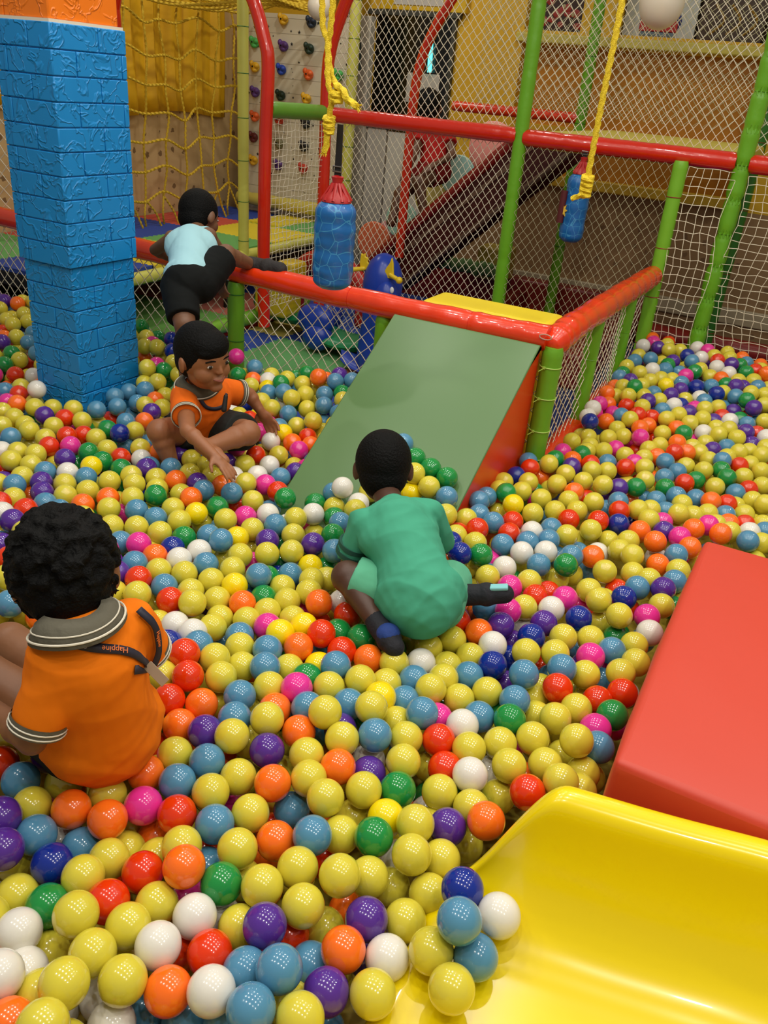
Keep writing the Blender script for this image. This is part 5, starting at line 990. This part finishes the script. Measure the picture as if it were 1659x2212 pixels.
def region(i):
    a, b, z = pts[i]; x = 829.5+1800*sx_[i]; y = 1106-1800*sy_[i]
    if a > -.29 and b < 1.02: return 'resting on the yellow slide mouth'
    if x > 1230 and y > 1380: return 'beside the salmon block'
    if x > 1000 and y > 1500: return 'above the yellow slide'
    if x > 860 and y > 1900: return 'beside the yellow slide mouth'
    if x < 380 and y > 1560 and y < 1780: return 'below the curly-haired child'
    if x < 330 and y > 1150 and y < 1560: return 'beside the curly-haired child'
    if x < 520 and y > 1350 and y < 1650: return 'right of the curly-haired child'
    if x < 260 and y < 1200: return 'above the curly-haired child'
    if x > 950 and y < 1400 and x < 1250: return 'right of the teal child'
    if x >= 1250: return 'above the salmon block'
    if x > 560 and y < 1300: return 'left of the teal child'
    if x > 640 and y < 1620: return 'below the teal child'
    if y > 1980: return 'near the bottom picture edge, '+('left' if x < 420 else 'centre')
    if y > 1780: return 'lower '+('left' if x < 450 else 'centre')+' of the pit'
    if y > 1600: return 'mid '+('left' if x < 450 else 'centre')+' foreground'
    return 'between the curly-haired and teal children'
used = set(); vis = [i for i in range(len(pts)) if not hidden[i]]
va = np.array(vis)
for i in chosen:
    o = bpy.data.objects.new('play_ball', SP[cl[i]]); COL.objects.link(o); o.location = pts[i]
    nb_ = va[np.argsort(sep[i][va])[1:8]]
    nb_ = sorted(nb_, key=lambda j: sep[i][j])
    for kk in (2, 3, 4, 5):
        names = [BC[cl[j]][0].split()[-1] if cl[j] not in 'OBDY' else {'O': 'olive', 'B': 'steel-blue', 'D': 'deep-blue', 'Y': 'bright-yellow'}[cl[j]] for j in nb_[:kk]]
        lab = f"{BC[cl[i]][0]} ball {region(i)}, nearest neighbours {', '.join(names)}"
        if lab not in used: break
    used.add(lab); tag(o, lab, 'ball', 'play balls in the pit')
# everything under and behind: filler balls in two loose layers
grid = {}; cell = .08
def key(p): return (int(math.floor(p[0]/cell)), int(math.floor(p[1]/cell)), int(math.floor(p[2]/cell)))
def put(p, c): grid.setdefault(key(p), []).append(p); ALL.append((p, c))
def free(p, dmin):
    k = key(p)
    for i in (-1, 0, 1):
        for j in (-1, 0, 1):
            for l in (-1, 0, 1):
                for q in grid.get((k[0]+i, k[1]+j, k[2]+l), ()):
                    if (q[0]-p[0])**2+(q[1]-p[1])**2+(q[2]-p[2])**2 < dmin*dmin: return False
    return True
ALL = []
for i in range(len(pts)): grid.setdefault(key(pts[i]), []).append(tuple(pts[i]))
for i in rest: ALL.append((tuple(pts[i]), BK.index(cl[i])))
caps_ = []
for n_k in ('kid1', 'kid2', 'kid3', 'kid4'):
    P = {k: np.array(v) for k, v in KIDS[n_k].items()}
    caps_ += [(P['chest'], P['pelvis'], .095), (P['neck'], P['chest'], .08), (P['pelvis'], P['pelvis'], .11)]
    for s_ in 'lr':
        caps_ += [(P[s_+'hip'], P[s_+'knee'], .068), (P[s_+'knee'], P[s_+'ank'], .034), (P[s_+'sh'], P[s_+'elb'], .04), (P[s_+'elb'], P[s_+'hand'], .024)]
        if s_+'toe' in P: caps_.append((P[s_+'ank'], P[s_+'toe'], .028))
def solid_free(p):
    a, b, z = p
    if -2.62-R0 < a < -2.34+R0 and 2.14-R0 < b < 2.49+R0: return False
    if -1.40-R0 < a < -.80+R0 and b < 2.86:
        if z < .43+.663*(b-2.28)+R0*1.25 and b > 1.72: return False
    if a < -.735+R0 and b > 2.84-R0: return False
    if -.13-R0 < a < .84 and 1.10-R0 < b < 2.10+R0 and z > .2: return False
    if a > -.31-R0*.5 and .28 < b < 1.10+R0: return False
    if b > 4.40: return False
    pp = np.array(p)
    for A, B_, r in caps_:
        ab = B_-A; t_ = min(1, max(0, float((pp-A)@ab)/max(1e-9, float(ab@ab)))); 
        if np.linalg.norm(pp-(A+t_*ab)) < r+R0*.95: return False
    # the bare hollow of yellow floor under the squatting child
    if (a+.60)**2+(b-1.42)**2 < .07**2: return False
    return True
prob = np.array([.44, .15, .06, .075, .075, .065, .055, .045, .02, .015]); prob /= prob.sum()
for dz0, dmin, st_ in ((0, .066, .071), (-.05, .062, .071), (-.10, .062, .074)):
    row = 0; b = .12
    while b < 4.4:
        a = -3.5+(row % 2)*st_/2
        while a < .95:
            pr_ = np.array([a, b, pit_z(a, b)])-C0; dpt = pr_@fwd
            seen_ = abs(pr_@rt/dpt) < .47 and abs(pr_@up/dpt) < .62
            if (b < 2.82 or a > -.72) and not (dz0 < -.08 and b > 2.2) and not (dz0 == 0 and seen_ and b < 2.6 and a < .05 and not (a < -2.2)):
                ja, jb = a+rng.uniform(-.012, .012), b+rng.uniform(-.012, .012); p = (ja, jb, pit_z(ja, jb)+dz0+rng.uniform(-.014, .010))
                if solid_free(p) and free(p, dmin): put(p, int(rng.choice(10, p=prob)))
            a += st_
        b += st_*.87; row += 1
_, sv, sf = sphere('tmp_s', 24, 15, R0, BM['O'])
sv = np.array(sv); nvt = len(sv); tri = [f for f in sf]
me = bpy.data.meshes.new('play_balls')
loops = np.array([i for f in sf for i in f]); cnt = np.array([len(f) for f in sf]); N_ = len(ALL)
allv = (np.array([p for p, c_ in ALL])[:, None, :]+sv[None]).reshape(-1, 3)
me.vertices.add(len(allv)); me.vertices.foreach_set('co', allv.ravel())
me.loops.add(len(loops)*N_); me.loops.foreach_set('vertex_index', (loops[None, :]+(np.arange(N_)*nvt)[:, None]).ravel())
me.polygons.add(len(sf)*N_); cs = np.concatenate([[0], np.cumsum(cnt)[:-1]])
me.polygons.foreach_set('loop_start', (cs[None, :]+(np.arange(N_)*len(loops))[:, None]).ravel())
me.polygons.foreach_set('material_index', np.repeat([c_ for p, c_ in ALL], len(sf)))
me.update(calc_edges=True); me.polygons.foreach_set('use_smooth', [True]*len(me.polygons))
for k in BK: me.materials.append(BM[k])
o = bpy.data.objects.new('play_balls', me); COL.objects.link(o)
tag(o, 'mass of smaller-looking mixed coloured play balls filling the rest of the pit', 'balls', 'play balls in the pit', 'stuff')
o = obj('pit_mat', MB().box((-3.6, .0, .001), (.98, 2.83, .02)).box((-.75, 2.83, .001), (.98, 4.42, .02)), mat('pit_mat_yellow', (170, 150, 40), .6), origin=(-1, 1.5, 0), smooth=False); tag(o, 'dull yellow mat under the balls of the pit', 'mat')
o = obj('pit_mat', MB().ell((-.60, 1.42, .255), (.13, .11, .02), nu=24, nv=8), mat('pit_mat_shiny', (190, 165, 45), .45, .4, 9), origin=(-.6, 1.42, .25)); tag(o, 'patch of crumpled yellow pit lining bared beside the teal child', 'mat')
print('balls', len(chosen), 'stuff', N_)
